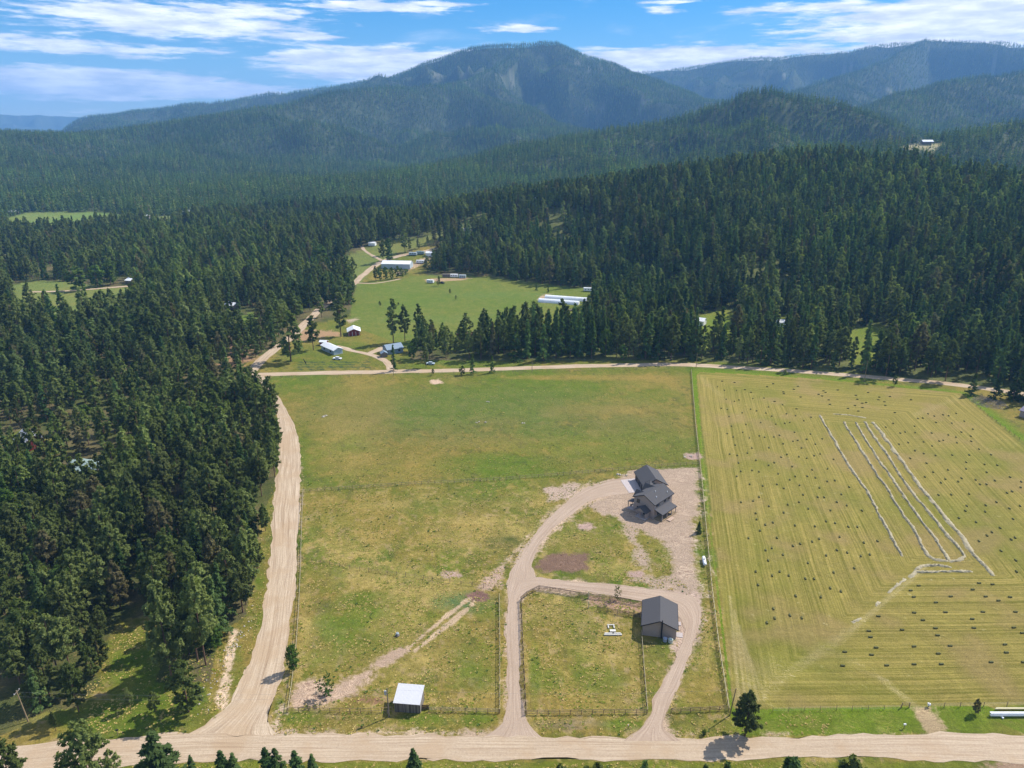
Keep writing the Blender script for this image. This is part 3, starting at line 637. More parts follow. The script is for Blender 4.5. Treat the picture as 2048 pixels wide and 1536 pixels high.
# ---------------------------------------------------------------- roads
def ribbon(name, L, Rr, mat, lift, step=2.5, nx=10, jit=0.35, seed=0):
    L = [Vector(p) for p in L]; Rr = [Vector(p) for p in Rr]
    def resample(pts, ts, cum):
        out = []
        for t in ts:
            k = int(np.searchsorted(cum, t, side='right')) - 1; k = min(max(k, 0), len(cum) - 2)
            f = (t - cum[k]) / (cum[k + 1] - cum[k])
            p0 = pts[max(k - 1, 0)]; p1 = pts[k]; p2 = pts[k + 1]; p3 = pts[min(k + 2, len(pts) - 1)]
            out.append(0.5 * ((2 * p1) + (p2 - p0) * f + (2 * p0 - 5 * p1 + 4 * p2 - p3) * f * f + (3 * p1 - p0 - 3 * p2 + p3) * f ** 3))
        return out
    mid = [(a + b) / 2 for a, b in zip(L, Rr)]
    cum = [0]
    for a, b in zip(mid, mid[1:]): cum.append(cum[-1] + (b - a).length)
    n = max(3, int(cum[-1] / step)); ts = [cum[-1] * i / n for i in range(n + 1)]
    LL = resample(L, ts, cum); RRr = resample(Rr, ts, cum)
    V = []; A = []; B = []
    for i, (a, b) in enumerate(zip(LL, RRr)):
        for j in range(nx + 1):
            u = j / nx; uu = u
            if j in (0, nx):
                e = (vnoise(np.array([ts[i] / 2.1]), np.array([j * 7.0 + seed]), 3)[0] - .5) * 2 * jit + (vnoise(np.array([ts[i] / 9.]), np.array([j * 5.0 + seed]), 4)[0] - .5) * 2.2 * jit
                uu = u + (e if j else -e) / max((b - a).length, 1)
            p = a + (b - a) * uu
            z = float(terrain(np.array([p.x]), np.array([p.y]))[0]) if math.hypot(p.x, p.y) > 450 else 0.0
            V.append((p.x, p.y, z + lift)); A.append(u); B.append(ts[i])
    Fq = [(i * (nx + 1) + j, i * (nx + 1) + j + 1, (i + 1) * (nx + 1) + j + 1, (i + 1) * (nx + 1) + j) for i in range(n) for j in range(nx)]
    me = np_mesh(name, V, Fq, mat, True)
    v0 = Vector(V[0]); nrm = (Vector(V[1]) - v0).cross(Vector(V[nx + 1]) - v0)
    if nrm.z < 0: me.flip_normals()
    a1 = me.attributes.new('across', 'FLOAT', 'POINT'); a1.data.foreach_set('value', np.array(A, np.float32) * (L[0] - Rr[0]).length / 7.0)
    a2 = me.attributes.new('along', 'FLOAT', 'POINT'); a2.data.foreach_set('value', np.array(B, np.float32))
    o = link(name, me); o['kind'] = 'structure'; return o
def pairs(name, rows, mat, lift, **k):
    return ribbon(name, [at(a, b) for a, b, c, d in rows], [at(c, d) for a, b, c, d in rows], mat, lift, **k)
def line(name, pts, w, mat, lift, **k):
    P_ = [at(*p) if p[1] > 560 else hit(*p) for p in pts]; L = []; Q = []
    for i, p in enumerate(P_):
        a = P_[max(i - 1, 0)]; b = P_[min(i + 1, len(P_) - 1)]; d = (b - a); d.z = 0; d.normalize(); s = Vector((-d.y, d.x, 0)) * w / 2
        L.append(Vector((p.x, p.y, 0)) + s); Q.append(Vector((p.x, p.y, 0)) - s)
    return ribbon(name, L, Q, mat, lift, **k)
pairs('road', [(-500, 1530, -420, 1640), (-150, 1506, -60, 1566), (30, 1494, 60, 1548), (150, 1481, 160, 1541), (250, 1473, 260, 1535), (400, 1465, 400, 1527), (545, 1470, 545, 1523), (760, 1472, 760, 1523), (1000, 1473, 1000, 1523), (1250, 1477, 1250, 1522), (1500, 1474, 1500, 1519), (1800, 1467, 1800, 1519), (1950, 1468, 1930, 1524), (2060, 1469, 2060, 1530), (2400, 1470, 2400, 1540), (2900, 1470, 2900, 1545)], M_ROAD, 0.045, seed=1, jit=.6)
pairs('road', [(506, 744, 528, 752), (518, 762, 540, 772), (540, 790, 562, 800), (550, 815, 580, 832), (556, 850, 594, 864), (557, 900, 600, 905), (553, 950, 600, 950), (548, 1000, 598, 1000), (543, 1060, 596, 1060), (538, 1120, 592, 1120), (533, 1170, 587, 1175), (525, 1230, 581, 1240), (511, 1290, 573, 1300), (492, 1350, 562, 1360), (468, 1400, 549, 1410), (430, 1437, 543, 1440), (390, 1462, 546, 1462), (360, 1480, 560, 1480)], M_ROAD, 0.03, seed=2, jit=.55, step=2.0, nx=14)
line('road', [(478, 750), (520, 749), (600, 747), (700, 745), (760, 744), (800, 743), (900, 741), (1000, 738), (1100, 734), (1200, 731.5), (1340, 729), (1400, 731), (1500, 736.5), (1600, 743), (1700, 750.5), (1800, 759), (1900, 768), (1990, 780), (2120, 800), (2400, 850)], 6.0, M_ROAD, 0.05, seed=3, jit=.3, step=4, nx=6)
line('road', [(500, 749), (515, 728), (540, 706), (556, 694), (585, 672), (603, 655), (618, 640), (640, 618), (680, 590), (705, 570), (722, 554), (742, 538), (765, 523), (800, 512), (850, 503), (885, 493)], 6.0, M_ROAD, 0.06, seed=4, jit=.3, step=6, nx=5)
line('path', [(765, 522), (742, 510), (728, 500), (722, 492)], 3.5, M_ROAD, 0.08, seed=5, step=6, nx=4)
line('path', [(782, 741), (776, 727), (762, 718), (742, 710), (722, 705), (704, 702), (690, 697), (672, 692)], 4.0, M_ROAD, 0.07, seed=6, step=4, nx=4)
line('path', [(738, 708), (752, 702), (768, 694), (782, 690)], 4.5, M_ROAD, 0.08, seed=7, step=4, nx=4)
line('path', [(715, 566), (745, 567), (775, 563), (800, 558)], 3.0, M_ROAD, 0.08, seed=8, step=6, nx=4)
line('path', [(60, 584), (130, 582), (200, 577), (260, 572)], 5.0, M_ROAD, 0.08, seed=9, step=8, nx=4)
pairs('driveway', [(960, 1480, 1092, 1480), (985, 1464, 1072, 1466), (1004, 1444, 1058, 1446), (1013, 1415, 1046, 1416), (1017, 1350, 1041, 1350), (1013, 1280, 1038, 1280), (1012, 1225, 1037, 1222), (1014, 1190, 1042, 1194), (1016, 1165, 1060, 1180), (1020, 1145, 1072, 1150), (1034, 1115, 1064, 1128), (1055, 1083, 1078, 1095), (1083, 1050, 1104, 1062), (1113, 1019, 1135, 1034), (1155, 985, 1176, 1004), (1195, 966, 1212, 993), (1235, 957, 1252, 990), (1262, 955, 1275, 985)], M_DRIVE, 0.03, seed=11, jit=.4, step=1.5, nx=8)
pairs('driveway', [(1045, 1160, 1040, 1196), (1070, 1156, 1062, 1182), (1110, 1160, 1105, 1177), (1160, 1164, 1155, 1182), (1220, 1169, 1215, 1190), (1290, 1176, 1280, 1202), (1345, 1184, 1330, 1210), (1385, 1193, 1352, 1222), (1400, 1215, 1360, 1235), (1401, 1240, 1368, 1252), (1393, 1272, 1366, 1276), (1385, 1298, 1356, 1300), (1373, 1330, 1342, 1330), (1356, 1370, 1323, 1370), (1340, 1400, 1309, 1400), (1332, 1430, 1300, 1430), (1330, 1455, 1284, 1455), (1345, 1470, 1262, 1470), (1360, 1482, 1245, 1482)], M_DRIVE, 0.055, seed=12, jit=.4, step=1.5, nx=8)

# ---------------------------------------------------------------- trees
def rhombi(C, D, S, Lh, Wd):
    """flat sprays: centre C, long direction D, side S, half length, half width -> verts, quads"""
    a = C - D * Lh[:, None] * .6; b = C + S * Wd[:, None] + D * Lh[:, None] * .1; c = C + D * Lh[:, None]; d = C - S * Wd[:, None] + D * Lh[:, None] * .1
    V = np.stack([a, b, c, d], 1).reshape(-1, 3)
    return V, np.arange(len(V)).reshape(-1, 4)
def unit(v): return v / np.maximum(np.linalg.norm(v, axis=-1, keepdims=True), 1e-6)
def crown_mesh(name, mat, seed, H=20.0, base=0.25, rmax=3.2, shape='pine', branches=70, tufts=26, L=0.55, W=0.26, per=2, gap=0.2):
    """real branches with sprays of needles; unit is metres for a tree of height H"""
    g = np.random.default_rng(seed)
    C = []; O = []
    lean = g.uniform(-.02, .02, 2)
    for k in range(branches):
        t = base + (1 - base) * ((k + g.uniform(0, 1)) / branches)
        q = (t - base) / (1 - base)
        if shape == 'pine': prof = (min(1, (q + .12) / .34) ** .6) * (1 - q ** 2.0) ** .72
        elif shape == 'fir': prof = (1 - q) ** .82 * (.9 + .1 * math.sin(q * 20))
        elif shape == 'round': prof = math.sqrt(max(0, 1 - (2 * q - .92) ** 2 * .82))
        else: prof = (1 - q) ** .6
        if g.uniform() < gap: prof *= g.uniform(.35, .8)
        R_ = max(rmax * prof * g.uniform(.78, 1.12), .12)
        a = g.uniform(0, 2 * math.pi)
        if shape == 'fir': n = max(3, int(tufts * (.25 + .75 * R_ / rmax)))
        else: n = max(4, int(tufts * (.2 + .8 * R_ / rmax)))
        rise = {'pine': g.uniform(-.05, .38), 'fir': g.uniform(-.38, -.12), 'round': g.uniform(.0, .6)}.get(shape, 0.1)
        s = g.uniform(.12, 1, n) ** (.55 if shape != 'fir' else .7)
        rr = R_ * s
        wob = g.normal(0, .13 if shape != 'fir' else .20, n) * (.4 + rr * .35)
        x = np.cos(a) * rr - np.sin(a) * wob; y = np.sin(a) * rr + np.cos(a) * wob
        z = t * H + rise * rr + g.normal(0, .16 if shape == 'fir' else .34, n)
        if shape != 'fir':       # needles bunched in clumps along the limb
            c = np.round(s * 3) / 3
            z = t * H + rise * R_ * c + (z - t * H - rise * rr) * .9
        C.append(np.stack([x + lean[0] * z, y + lean[1] * z, z], 1))
        o = np.stack([np.cos(a) + g.normal(0, .5, n), np.sin(a) + g.normal(0, .5, n), (g.normal(.35, .5, n) if shape != 'fir' else g.normal(-.15, .22, n))], 1)
        O.append(o)
    C = np.concatenate(C); O = unit(np.concatenate(O)); n = len(C)
    rad = unit(np.stack([C[:, 0], C[:, 1], np.zeros(n)], 1)); zup = np.array([0, 0, 1.0])
    Nn = unit(rad * (.75 if shape == 'fir' else .8) + zup * (.55 if shape == 'fir' else .7))
    Vs = []; Fs = []; b = 0
    for p in range(per):
        D = unit(O + g.normal(0, .35, (n, 3)))
        up = unit(g.normal(0, 1, (n, 3)) * (.42 if shape == 'fir' else .5) + Nn)
        D = unit(D - (D * up).sum(1, keepdims=True) * up * .9)
        S = unit(np.cross(D, up))
        V, F_ = rhombi(C + g.normal(0, .08, (n, 3)), D, S, L * g.uniform(.65, 1.3, n), W * g.uniform(.65, 1.35, n))
        Vs.append(V); Fs.append(F_ + b); b += len(V)
    V = np.concatenate(Vs); F_ = np.concatenate(Fs)
    V[:, 2] = np.clip(V[:, 2], .1, None)
    return np_mesh(name, V, F_, mat)
def trunk_mesh(name, H=20.0, r=.24, base=.25, limbs=8, seed=0, reach=1.6):
    g = random.Random(seed); b = MB()
    b.bar((0, 0, -.3), (0, 0, H * .5), r, 7, r * .62); b.bar((0, 0, H * .5), (0, 0, H * .97), r * .62, 5, .03)
    for i in range(limbs):
        t = H * (base * .7 + (i / max(limbs, 1)) * (.9 - base)); a = g.uniform(0, 6.28); l = reach * (1 - .6 * i / limbs)
        b.bar((0, 0, t), (math.cos(a) * l, math.sin(a) * l, t + l * .25), .06, 4, .02)
    return b.mesh(name, M_BARK)
KINDS = []   # (crown mesh, trunk mesh)
def add_kind(*a, tr=None, **k):
    cm = crown_mesh('crown', *a, **k); H = k.get('H', 20.0)
    tm = trunk_mesh('trunk', H, r=(tr or H * .0125), base=k.get('base', .25), seed=a[1], limbs=k.get('limbs', 8) if 'limbs' in k else 8)
    KINDS.append((cm, tm, H))
    return len(KINDS) - 1
NEAR_PINE = [add_kind(M_PINE, 100 + i, H=20, base=b, rmax=r * 1.3, branches=br, tufts=52, L=.46, W=.20, per=3, gap=.3) for i, (b, r, br) in enumerate([(.22, 3.6, 84), (.30, 4.1, 78), (.16, 3.1, 92), (.34, 3.4, 70), (.12, 4.3, 88), (.26, 2.8, 84), (.2, 3.8, 64)])]
NEAR_FIR = [add_kind(M_FIR, 120 + i, H=20, base=b, rmax=r * 1.15, shape='fir', branches=110, tufts=42, L=.50, W=.20, per=2, gap=.2) for i, (b, r) in enumerate([(.08, 3.3), (.12, 2.8), (.06, 3.7)])]
NEAR_LEAF = [add_kind(M_LEAF, 130 + i, H=12, base=b, rmax=r, shape='round', branches=90, tufts=34, L=.30, W=.20, per=3, gap=.25) for i, (b, r) in enumerate([(.12, 4.0), (.08, 3.4)])]
SPARSE = [add_kind(M_LEAF, 135, H=12, base=.1, rmax=3.6, shape='round', branches=34, tufts=14, L=.42, W=.24, per=2, gap=.3)]
MID_PINE = [add_kind(M_PINE, 140 + i, H=20, base=b, rmax=r * 1.3, branches=50, tufts=16, L=.90, W=.40, per=2, gap=.25) for i, (b, r) in enumerate([(.2, 3.3), (.28, 3.0), (.14, 3.6), (.22, 2.6)])]
MID_FIR = [add_kind(M_FIR, 150 + i, H=20, base=b, rmax=r * 1.2, shape='fir', branches=56, tufts=15, L=.90, W=.38, per=2, gap=.15) for i, (b, r) in enumerate([(.06, 3.0), (.1, 2.6), (.05, 3.4), (.12, 2.3)])]
MID_LEAF = [add_kind(M_LEAF, 160, H=12, base=.1, rmax=4, shape='round', branches=40, tufts=12, L=.8, W=.5, per=2, gap=.2)]
def far_mesh(seed, mat, r, H=20):
    g = np.random.default_rng(seed); C = []; O = []
    n = 46
    q = g.uniform(0, 1, n) ** 1.25; z = H * (.06 + .9 * q); a = g.uniform(0, 6.28, n); rr = r * (1 - q) ** .8 * g.uniform(.35, 1, n)
    C = np.stack([np.cos(a) * rr, np.sin(a) * rr, z], 1); O = unit(np.stack([np.cos(a), np.sin(a), g.normal(.1, .35, n)], 1))
    Nn = unit(np.stack([np.cos(a) * .8, np.sin(a) * .8, np.full(n, .5)], 1) + g.normal(0, .28, (n, 3))); O = unit(np.stack([np.cos(a) * .6, np.sin(a) * .6, np.full(n, -.6)], 1) + g.normal(0, .3, (n, 3)))
    S = unit(np.cross(O, Nn))
    V, F_ = rhombi(C, O, S, 1.7 * g.uniform(.7, 1.3, n) * (.55 + .6 * (1 - q)), .95 * g.uniform(.7, 1.3, n) * (.5 + .6 * (1 - q)))
    tip = np.array([[-.35, 0, H * .86], [.35, 0, H * .86], [0, .0, H], [0, -.35, H * .86], [0, .35, H * .86], [0, 0, H * .99]])
    V = np.concatenate([V, tip[[0, 1, 2, 2]], tip[[3, 4, 5, 5]]]); F_ = np.arange(len(V)).reshape(-1, 4)[:-2]
    T = np.array([[len(F_) * 4, len(F_) * 4 + 1, len(F_) * 4 + 2, len(F_) * 4 + 3], [len(F_) * 4 + 4, len(F_) * 4 + 5, len(F_) * 4 + 6, len(F_) * 4 + 7]])
    return np_mesh('conifer', V, np.concatenate([F_, T]), mat)
FAR = []
for i, (m_, r_) in enumerate([(M_FIR, 2.7), (M_FIR, 2.2), (M_FIR, 3.1), (M_PINE, 2.9), (M_PINE, 2.5), (M_FIR, 2.4)]):
    KINDS.append((far_mesh(200 + i, m_, r_), None, 20)); FAR.append(len(KINDS) - 1)
KSRC = {}     # kind -> (crown object, trunk object) used by the forest mass

def tree(x, y, z, h, kind, rz, name, label, cat, group=None, wide=1.0):
    cm, tm, H = KINDS[kind]; s = h / H
    if tm is None:
        o = link(name, cm, None, (x, y, z), rz); o.scale = (s * wide, s * wide, s); KSRC.setdefault(kind, (o, None)); return tag(o, label, cat, group)
    e = thing(name, label, cat, (x, y, z), rz, group); e.scale = (s * wide, s * wide, s)
    t_ = link('trunk', tm, e); c_ = link('crown', cm, e)
    KSRC.setdefault(kind, (c_, t_)); return e
def tree_px(bx, by, ty, kind, name, label, cat, group=None, wide=1.0, ground=None):
    b = ground or (at(bx, by) if by > 560 else hit(bx, by))
    lo, hi = .5, 60
    for _ in range(30):
        m_ = (lo + hi) / 2
        if proj(b.x, b.y, b.z + m_)[1] > ty: lo = m_
        else: hi = m_
    return tree(b.x, b.y, b.z, lo, kind, (bx * 7.3) % 6.28, name, label, cat, group, wide)
NP, NF, NL, MP, MF, ML = NEAR_PINE, NEAR_FIR, NEAR_LEAF, MID_PINE, MID_FIR, MID_LEAF
SPECIAL = [
    (1490, 1472, 1383, NP[2], 'pine_tree', 'large dark bushy pine standing alone on the verge of the bottom gravel road', 'tree', 1.3),
    (653, 1394, 1354, SPARSE[0], 'broadleaf_tree', 'small lone tree on the bare trampled dirt left of the white-roofed shed', 'tree', 1.3),
    (588, 1342, 1292, NL[1], 'broadleaf_tree', 'bushy green tree leaning over the fence beside the left gravel road', 'tree', .75),
    (531, 1062, 1008, NP[2], 'pine_tree', 'small round pine by itself on the grass strip at the left road', 'tree', 1.0),
    (486, 1225, 1130, NP[5], 'pine_tree', 'dark pine at the road edge where the forest ends', 'tree', 1.3),
    (378, 1424, 1322, NP[4], 'pine_tree', 'wide bushy pine at the corner of the gravel road junction', 'tree', 1.15),
    (262, 1420, 1375, NP[5], 'pine_tree', 'young slender pine on the bright grass above the bottom road', 'tree', 1.0),
    (312, 1424, 1383, NP[6], 'pine_tree', 'young dark pine just left of the wide bushy corner pine', 'tree', 1.1),
    (203, 1336, 1250, NP[2], 'pine_tree', 'pine with bare lower trunk at the left edge of the shaded clearing', 'tree', 1.0),
    (158, 1424, 1328, NP[0], 'pine_tree', 'pine nearest the leaning utility pole at the bottom left', 'tree', 1.0),
    (112, 1462, 1425, NP[5], 'pine_tree', 'sapling pine on the dry verge at the bottom left', 'tree', 1.0),
    (345, 1362, 1165, NP[0], 'pine_tree', 'tall full pine rising above the corner of the shaded clearing', 'tree', .72),
    (412, 1330, 1150, NP[1], 'pine_tree', 'tall grey-green pine next to the stony ditch by the left road', 'tree', .70),
    (1235, 1200, 1172, SPARSE[0], 'broadleaf_tree', 'thin small leafy tree growing at the corral fence by the barn', 'tree', .9),
    (1397, 1066, 1042, NF[0], 'spruce_tree', 'small blue-green spruce on the grass between the yard and the long fence', 'tree', 1.5),
    (946, 748, 708, MF[1], 'fir_tree', 'narrow young fir at the near edge of the far gravel road', 'tree', 1.1),
    (984, 746, 712, MF[0], 'fir_tree', 'bushier fir beside the narrow one at the far gravel road', 'tree', 1.1),
    (924, 750, 733, ML[0], 'shrub', 'low round shrub left of the two firs at the far road', 'shrub', 1.2),
    (866, 751, 737, MP[0], 'pine_tree', 'tiny pine on the pasture side of the far road', 'tree', 1.3),
    (1569, 750, 738, MP[1], 'pine_tree', 'small dark sapling at the near side of the far road above the hay field', 'tree', 1.3),
    (1788, 773, 751, MP[0], 'pine_tree', 'small pine on the verge between the hay field and the far road', 'tree', 1.2),
    (1942, 790, 747, MF[2], 'fir_tree', 'dark round fir at the right end of the far road', 'tree', 1.5),
    (1990, 797, 745, MF[2], 'fir_tree', 'dark spreading fir left of its twin at the right edge above the brush pile', 'tree', 1.3),
    (2025, 800, 742, MF[0], 'fir_tree', 'dark spreading fir at the right edge above the brush pile', 'tree', 1.5),
    (582, 722, 624, MP[2], 'pine_tree', 'big broad pine standing between the two country lanes', 'tree', 1.3),
    (627, 700, 632, MP[1], 'pine_tree', 'pine with an open crown beside the long pale shed', 'tree', 1.1),
    (682, 673, 586, MP[3], 'pine_tree', 'tall thin-trunked pine left of the red barn', 'tree', 1.2),
    (787, 686, 598, MP[3], 'pine_tree', 'tallest pine behind the blue-roofed farmhouse', 'tree', 1.0),
    (810, 684, 611, MP[1], 'pine_tree', 'pine with twin bare trunks right of the tallest one behind the farmhouse', 'tree', .9),
    (788, 742, 690, MF[1], 'fir_tree', 'slim dark fir growing at the farmhouse drive entrance', 'tree', .9),
    (852, 735, 685, MP[1], 'pine_tree', 'pine in front of the woods near the parked pale car', 'tree', .9),
    (760, 613, 602, MP[0], 'pine_tree', 'tiny round pine alone on the left part of the green meadow', 'tree', 1.3),
    (797, 610, 605, ML[0], 'shrub', 'speck of a bush on the green meadow right of the tiny pine', 'shrub', 1.3),
    (900, 588, 577, MP[0], 'pine_tree', 'upper of two tiny pines in the middle of the green meadow', 'tree', 1.3),
    (912, 600, 590, MP[0], 'pine_tree', 'lower of two tiny pines in the middle of the green meadow', 'tree', 1.4),
    (877, 572, 552, MP[2], 'pine_tree', 'dark pine beside the trailer at the top of the green meadow', 'tree', 1.2),
    (1073, 581, 566, MF[0], 'fir_tree', 'small fir on the meadow left of the long plastic tunnels', 'tree', 1.2),
    (1096, 585, 570, MF[1], 'fir_tree', 'small fir close behind the plastic tunnels', 'tree', 1.2),
    (752, 563, 532, MP[3], 'pine_tree', 'slim pine standing at the bend of the lane below the white building', 'tree', 1.0),
    (760, 561, 538, ML[0], 'broadleaf_tree', 'leftmost leafy tree of the row before the white building', 'tree', .8),
    (772, 560, 535, ML[0], 'broadleaf_tree', 'second leafy tree of the row before the white building', 'tree', .8),
    (784, 559, 536, ML[0], 'broadleaf_tree', 'middle leafy tree of the row before the white building', 'tree', .8),
    (795, 557, 533, ML[0], 'broadleaf_tree', 'fourth leafy tree of the row before the white building', 'tree', .8),
    (804, 556, 536, ML[0], 'broadleaf_tree', 'rightmost leafy tree of the row before the white building', 'tree', .8),
    (812, 550, 538, ML[0], 'shrub', 'round shrub at the corner of the white building', 'shrub', 1.5),
    (155, 582, 536, ML[0], 'broadleaf_tree', 'round light green tree left of the pair among the dark pines on the left', 'tree', 1.3),
    (196, 574, 532, ML[0], 'broadleaf_tree', 'light green tree at the left of the pair by the small clearing', 'tree', 1.2),
    (222, 570, 522, ML[0], 'broadleaf_tree', 'tallest light green tree by the small clearing on the left', 'tree', 1.1),
    (641, 535, 492, ML[0], 'broadleaf_tree', 'light green tree between the brown roofs and the lane', 'tree', 1.2),
    (778, 510, 478, ML[0], 'broadleaf_tree', 'light green tree in the field above the lane fork', 'tree', .8),
    (1637, 672, 640, ML[0], 'broadleaf_tree', 'lone yellow-green tree among the dark firs on the right', 'tree', .9),
    (1552, 668, 646, ML[0], 'broadleaf_tree', 'small bright green tree left of the yellow-green one in the fir wood', 'tree', .9),
    (10, 1085, 975, NL[0], 'broadleaf_tree', 'bright green leafy tree at the left edge of the forest', 'tree', 1.0),
    (112, 650, 615, ML[0], 'broadleaf_tree', 'pale leafy tree among pines at the far left', 'tree', 1.2),
    (1247, 720, 690, ML[0], 'broadleaf_tree', 'leafy bush-like tree at the wood edge by the far road', 'tree', 1.0),
    (62, 1415, 1392, NP[6], 'pine_tree', 'stunted pine beside the leaning utility pole', 'tree', 1.2),
    (1950, 1428, 1398, NP[2], 'pine_tree', 'small dense pine at the lower fence of the hay field', 'tree', 1.1),
    (1408, 1470, 1460, NL[1], 'shrub', 'small dark shrub on the verge left of the lone bushy pine', 'shrub', 1.2),
]
for bx, by, ty, k, nm, lab, cat, w in SPECIAL:
    e = tree_px(bx, by, ty, k, nm, lab, cat, None, w)
# crowns reaching up from below the frame
for tx, ty, h, k, nm, lab, w in [
    (150, 1446, 17, NP[1], 'pine_tree', 'tall grey-green pine whose top hides the bottom left bend of the road', 1.0),
    (296, 1466, 15, NF[2], 'fir_tree', 'dense bright green fir top at the bottom edge over the road', 2.1),
    (-5, 1478, 14, NP[0], 'pine_tree', 'pine top cut off by the bottom left corner', 1.1),
    (212, 1503, 9, NP[6], 'pine_tree', 'low pine top between the tall pine and the dense fir at the bottom', 1.1),
    (437, 1504, 9, NF[1], 'fir_tree', 'slim fir tip at the bottom edge, first right of the dense fir', 1.9),
    (462, 1507, 8, NF[1], 'fir_tree', 'slim fir tip at the bottom edge, second right of the dense fir', 1.7),
    (531, 1496, 9, NF[0], 'fir_tree', 'fir tip at the bottom edge below the road junction', 1.8),
    (549, 1499, 8, NF[0], 'fir_tree', 'fir tip close beside the one below the road junction', 1.8),
    (585, 1504, 8, NF[2], 'fir_tree', 'wider fir tip at the bottom edge right of the paired tips', 1.8),
    (621, 1509, 7, NF[1], 'fir_tree', 'small fir tip at the bottom edge, last of the group', 1.7),
    (826, 1498, 8, NF[1], 'fir_tree', 'single fir tip at the bottom edge below the shed', 1.8),
    (380, 1510, 8, NF[2], 'fir_tree', 'low fir top merging with the dense fir at its right side', 1.2)]:
    p = at(tx, ty, h)
    tree(p.x, p.y, 0, h, k, tx * 1.7, nm, lab, 'tree', None, w)

# where trees may stand
def tree_field():
    rg = np.random.default_rng(7)
    X = []; Y = []
    # jittered rings, spacing growing a little with distance
    r = 85.0
    while r < 8200:
        s = 4.7 if r < 330 else 6.6 if r < 900 else 7.2 if r < 1600 else 8.4 if r < 3000 else 9.8 if r < 5200 else 12.5
        a0, a1 = R(-41), R(41)
        n = int((a1 - a0) * r / s)
        a = a0 + (a1 - a0) * (np.arange(n) + rg.uniform(0, 1, n)) / n
        rr = r + rg.uniform(-.5, .5, n) * s
        X.append(np.sin(a) * rr); Y.append(np.cos(a) * rr); r += s
    X = np.concatenate(X); Y = np.concatenate(Y)
    D = np.hypot(X, Y); Z = terrain(X, Y)
    px, py, dep = proj(X, Y, Z)
    ok = (px > -260) & (px < 2330)
    for poly in CLEAR + CLEAR_FAR: ok &= ~inpoly(px, py, poly)
    g = rg.uniform(0, 1, len(X))
    dens = 0.25 + 1.1 * sstep(fbm(X / 60, Y / 60, 91, 4), .30, .48)
    dens = np.where(D > 1200, np.maximum(dens, .55), dens)
    leftn = (X < -30) & (D < 420)
    dens = np.where(leftn, .74 + .3 * sstep(fbm(X / 22, Y / 22, 93, 3), .32, .5), dens)
    dens = np.where((X > 60) & (D > 420) & (D < 1300), np.maximum(dens, .62), dens)
    dens = np.where((X > -45) & (X < 170) & (D < 480), 1.1, dens)
    for poly in THIN: dens = np.where(inpoly(px, py, poly), dens * .6, dens)
    rock = sstep(fbm(X / 160, Y / 160, 71, 3), .57, .66) * sstep(fbm(X / 32, Y / 32, 72, 4), .55, .68) * sstep(Z, 120, 220)
    dens = dens * (1 - .7 * rock)
    ok &= g < dens
    ok &= (D < 7600)
    # hidden behind a nearer crest: leave out
    ai = np.clip(np.searchsorted(AZ, np.arctan2(X, Y)), 0, len(AZ) - 1)
    el = (ZZ - CAMZ) / RR[:, None]; run = np.maximum.accumulate(el, 0)
    ri = np.clip(np.searchsorted(RR, D * .97) - 1, 0, len(RR) - 1)
    ok &= (Z + 26 - CAMZ) / D > run[ri, ai] - .0012
    # keep clear of buildings and roads in the woods
    for bx, by, rad in KEEP_OUT:
        q = at(bx, by) if by > 560 else hit(bx, by); ok &= np.hypot(X - q.x, Y - q.y) > rad
    X, Y, Z, D, px, py = (v[ok] for v in (X, Y, Z, D, px, py)); n = len(X)
    h = 13.5 + 10.5 * rg.uniform(0, 1, n) ** 1.1
    h = np.where((X < 0) & (D < 420), 8.5 + 11 * rg.uniform(0, 1, n) ** .9, h)
    h = np.where((X > 0) & (D < 520), 15 + 11 * rg.uniform(0, 1, n), h)
    h = np.where((X > 0) & (D >= 520) & (D < 1150), h * 1.12, h)
    h = np.where(rg.uniform(0, 1, n) < .12, h * .55, h)
    h = np.where(D > 2500, 14 + 8 * rg.uniform(0, 1, n), h)
    # young trees in front of the far wood
    edge = (X > -20) & (D < 385); h = np.where(edge, h * np.where(X < 60, rg.uniform(.55, 1.0, n), rg.uniform(.4, .85, n)), h)
    h = np.where((X > -20) & (X < 45) & (D < 470), np.clip(h * 1.1, 21, 27), h)
    kind = np.zeros(n, int); u = rg.uniform(0, 1, n); v = rg.integers(0, 1000, n)
    firp = np.where(X < -20, np.where(D < 500, .10, .35), .62) + .25 * (fbm(X / 130, Y / 130, 95, 2) - .5)
    leaf = (rg.uniform(0, 1, n) < .03 * (D < 900) * (X < 150))
    a = np.array
    kind = np.where(u < firp, a(NEAR_FIR)[v % 3], a(NEAR_PINE)[v % 7])
    kind = np.where(leaf, a(NEAR_LEAF)[v % 2], kind)
    midk = np.where(u < firp, a(MID_FIR)[v % 4], a(MID_PINE)[v % 4]); midk = np.where(leaf, MID_LEAF[0], midk)
    kind = np.where(D > 260, midk, kind)
    kind = np.where(D > 1150, a(FAR)[np.where(u < .75, v % 3, 3 + v % 3)], kind)
    h = np.where(leaf & (D < 1150), h * .6, h)
    return X, Y, Z, D, px, py, h, kind, rg.uniform(0, 6.28, n)
KEEP_OUT = [(65, 900, 9), (180, 950, 10), (465, 622, 13), (268, 572, 14), (600, 500, 10), (930, 466, 16), (1853, 292, 22), (40, 442, 14), (90, 480, 14), (1065, 402, 10), (140, 940, 10), (1395, 655, 9), (1560, 665, 9), (735, 500, 12),
            (600, 655, 8), (620, 640, 8), (640, 618, 8), (660, 600, 8), (680, 590, 8), (705, 570, 8), (630, 628, 7), (480, 750, 9), (500, 749, 9), (525, 770, 8), (540, 795, 8), (785, 705, 12), (905, 553, 14), (1178, 583, 16)]
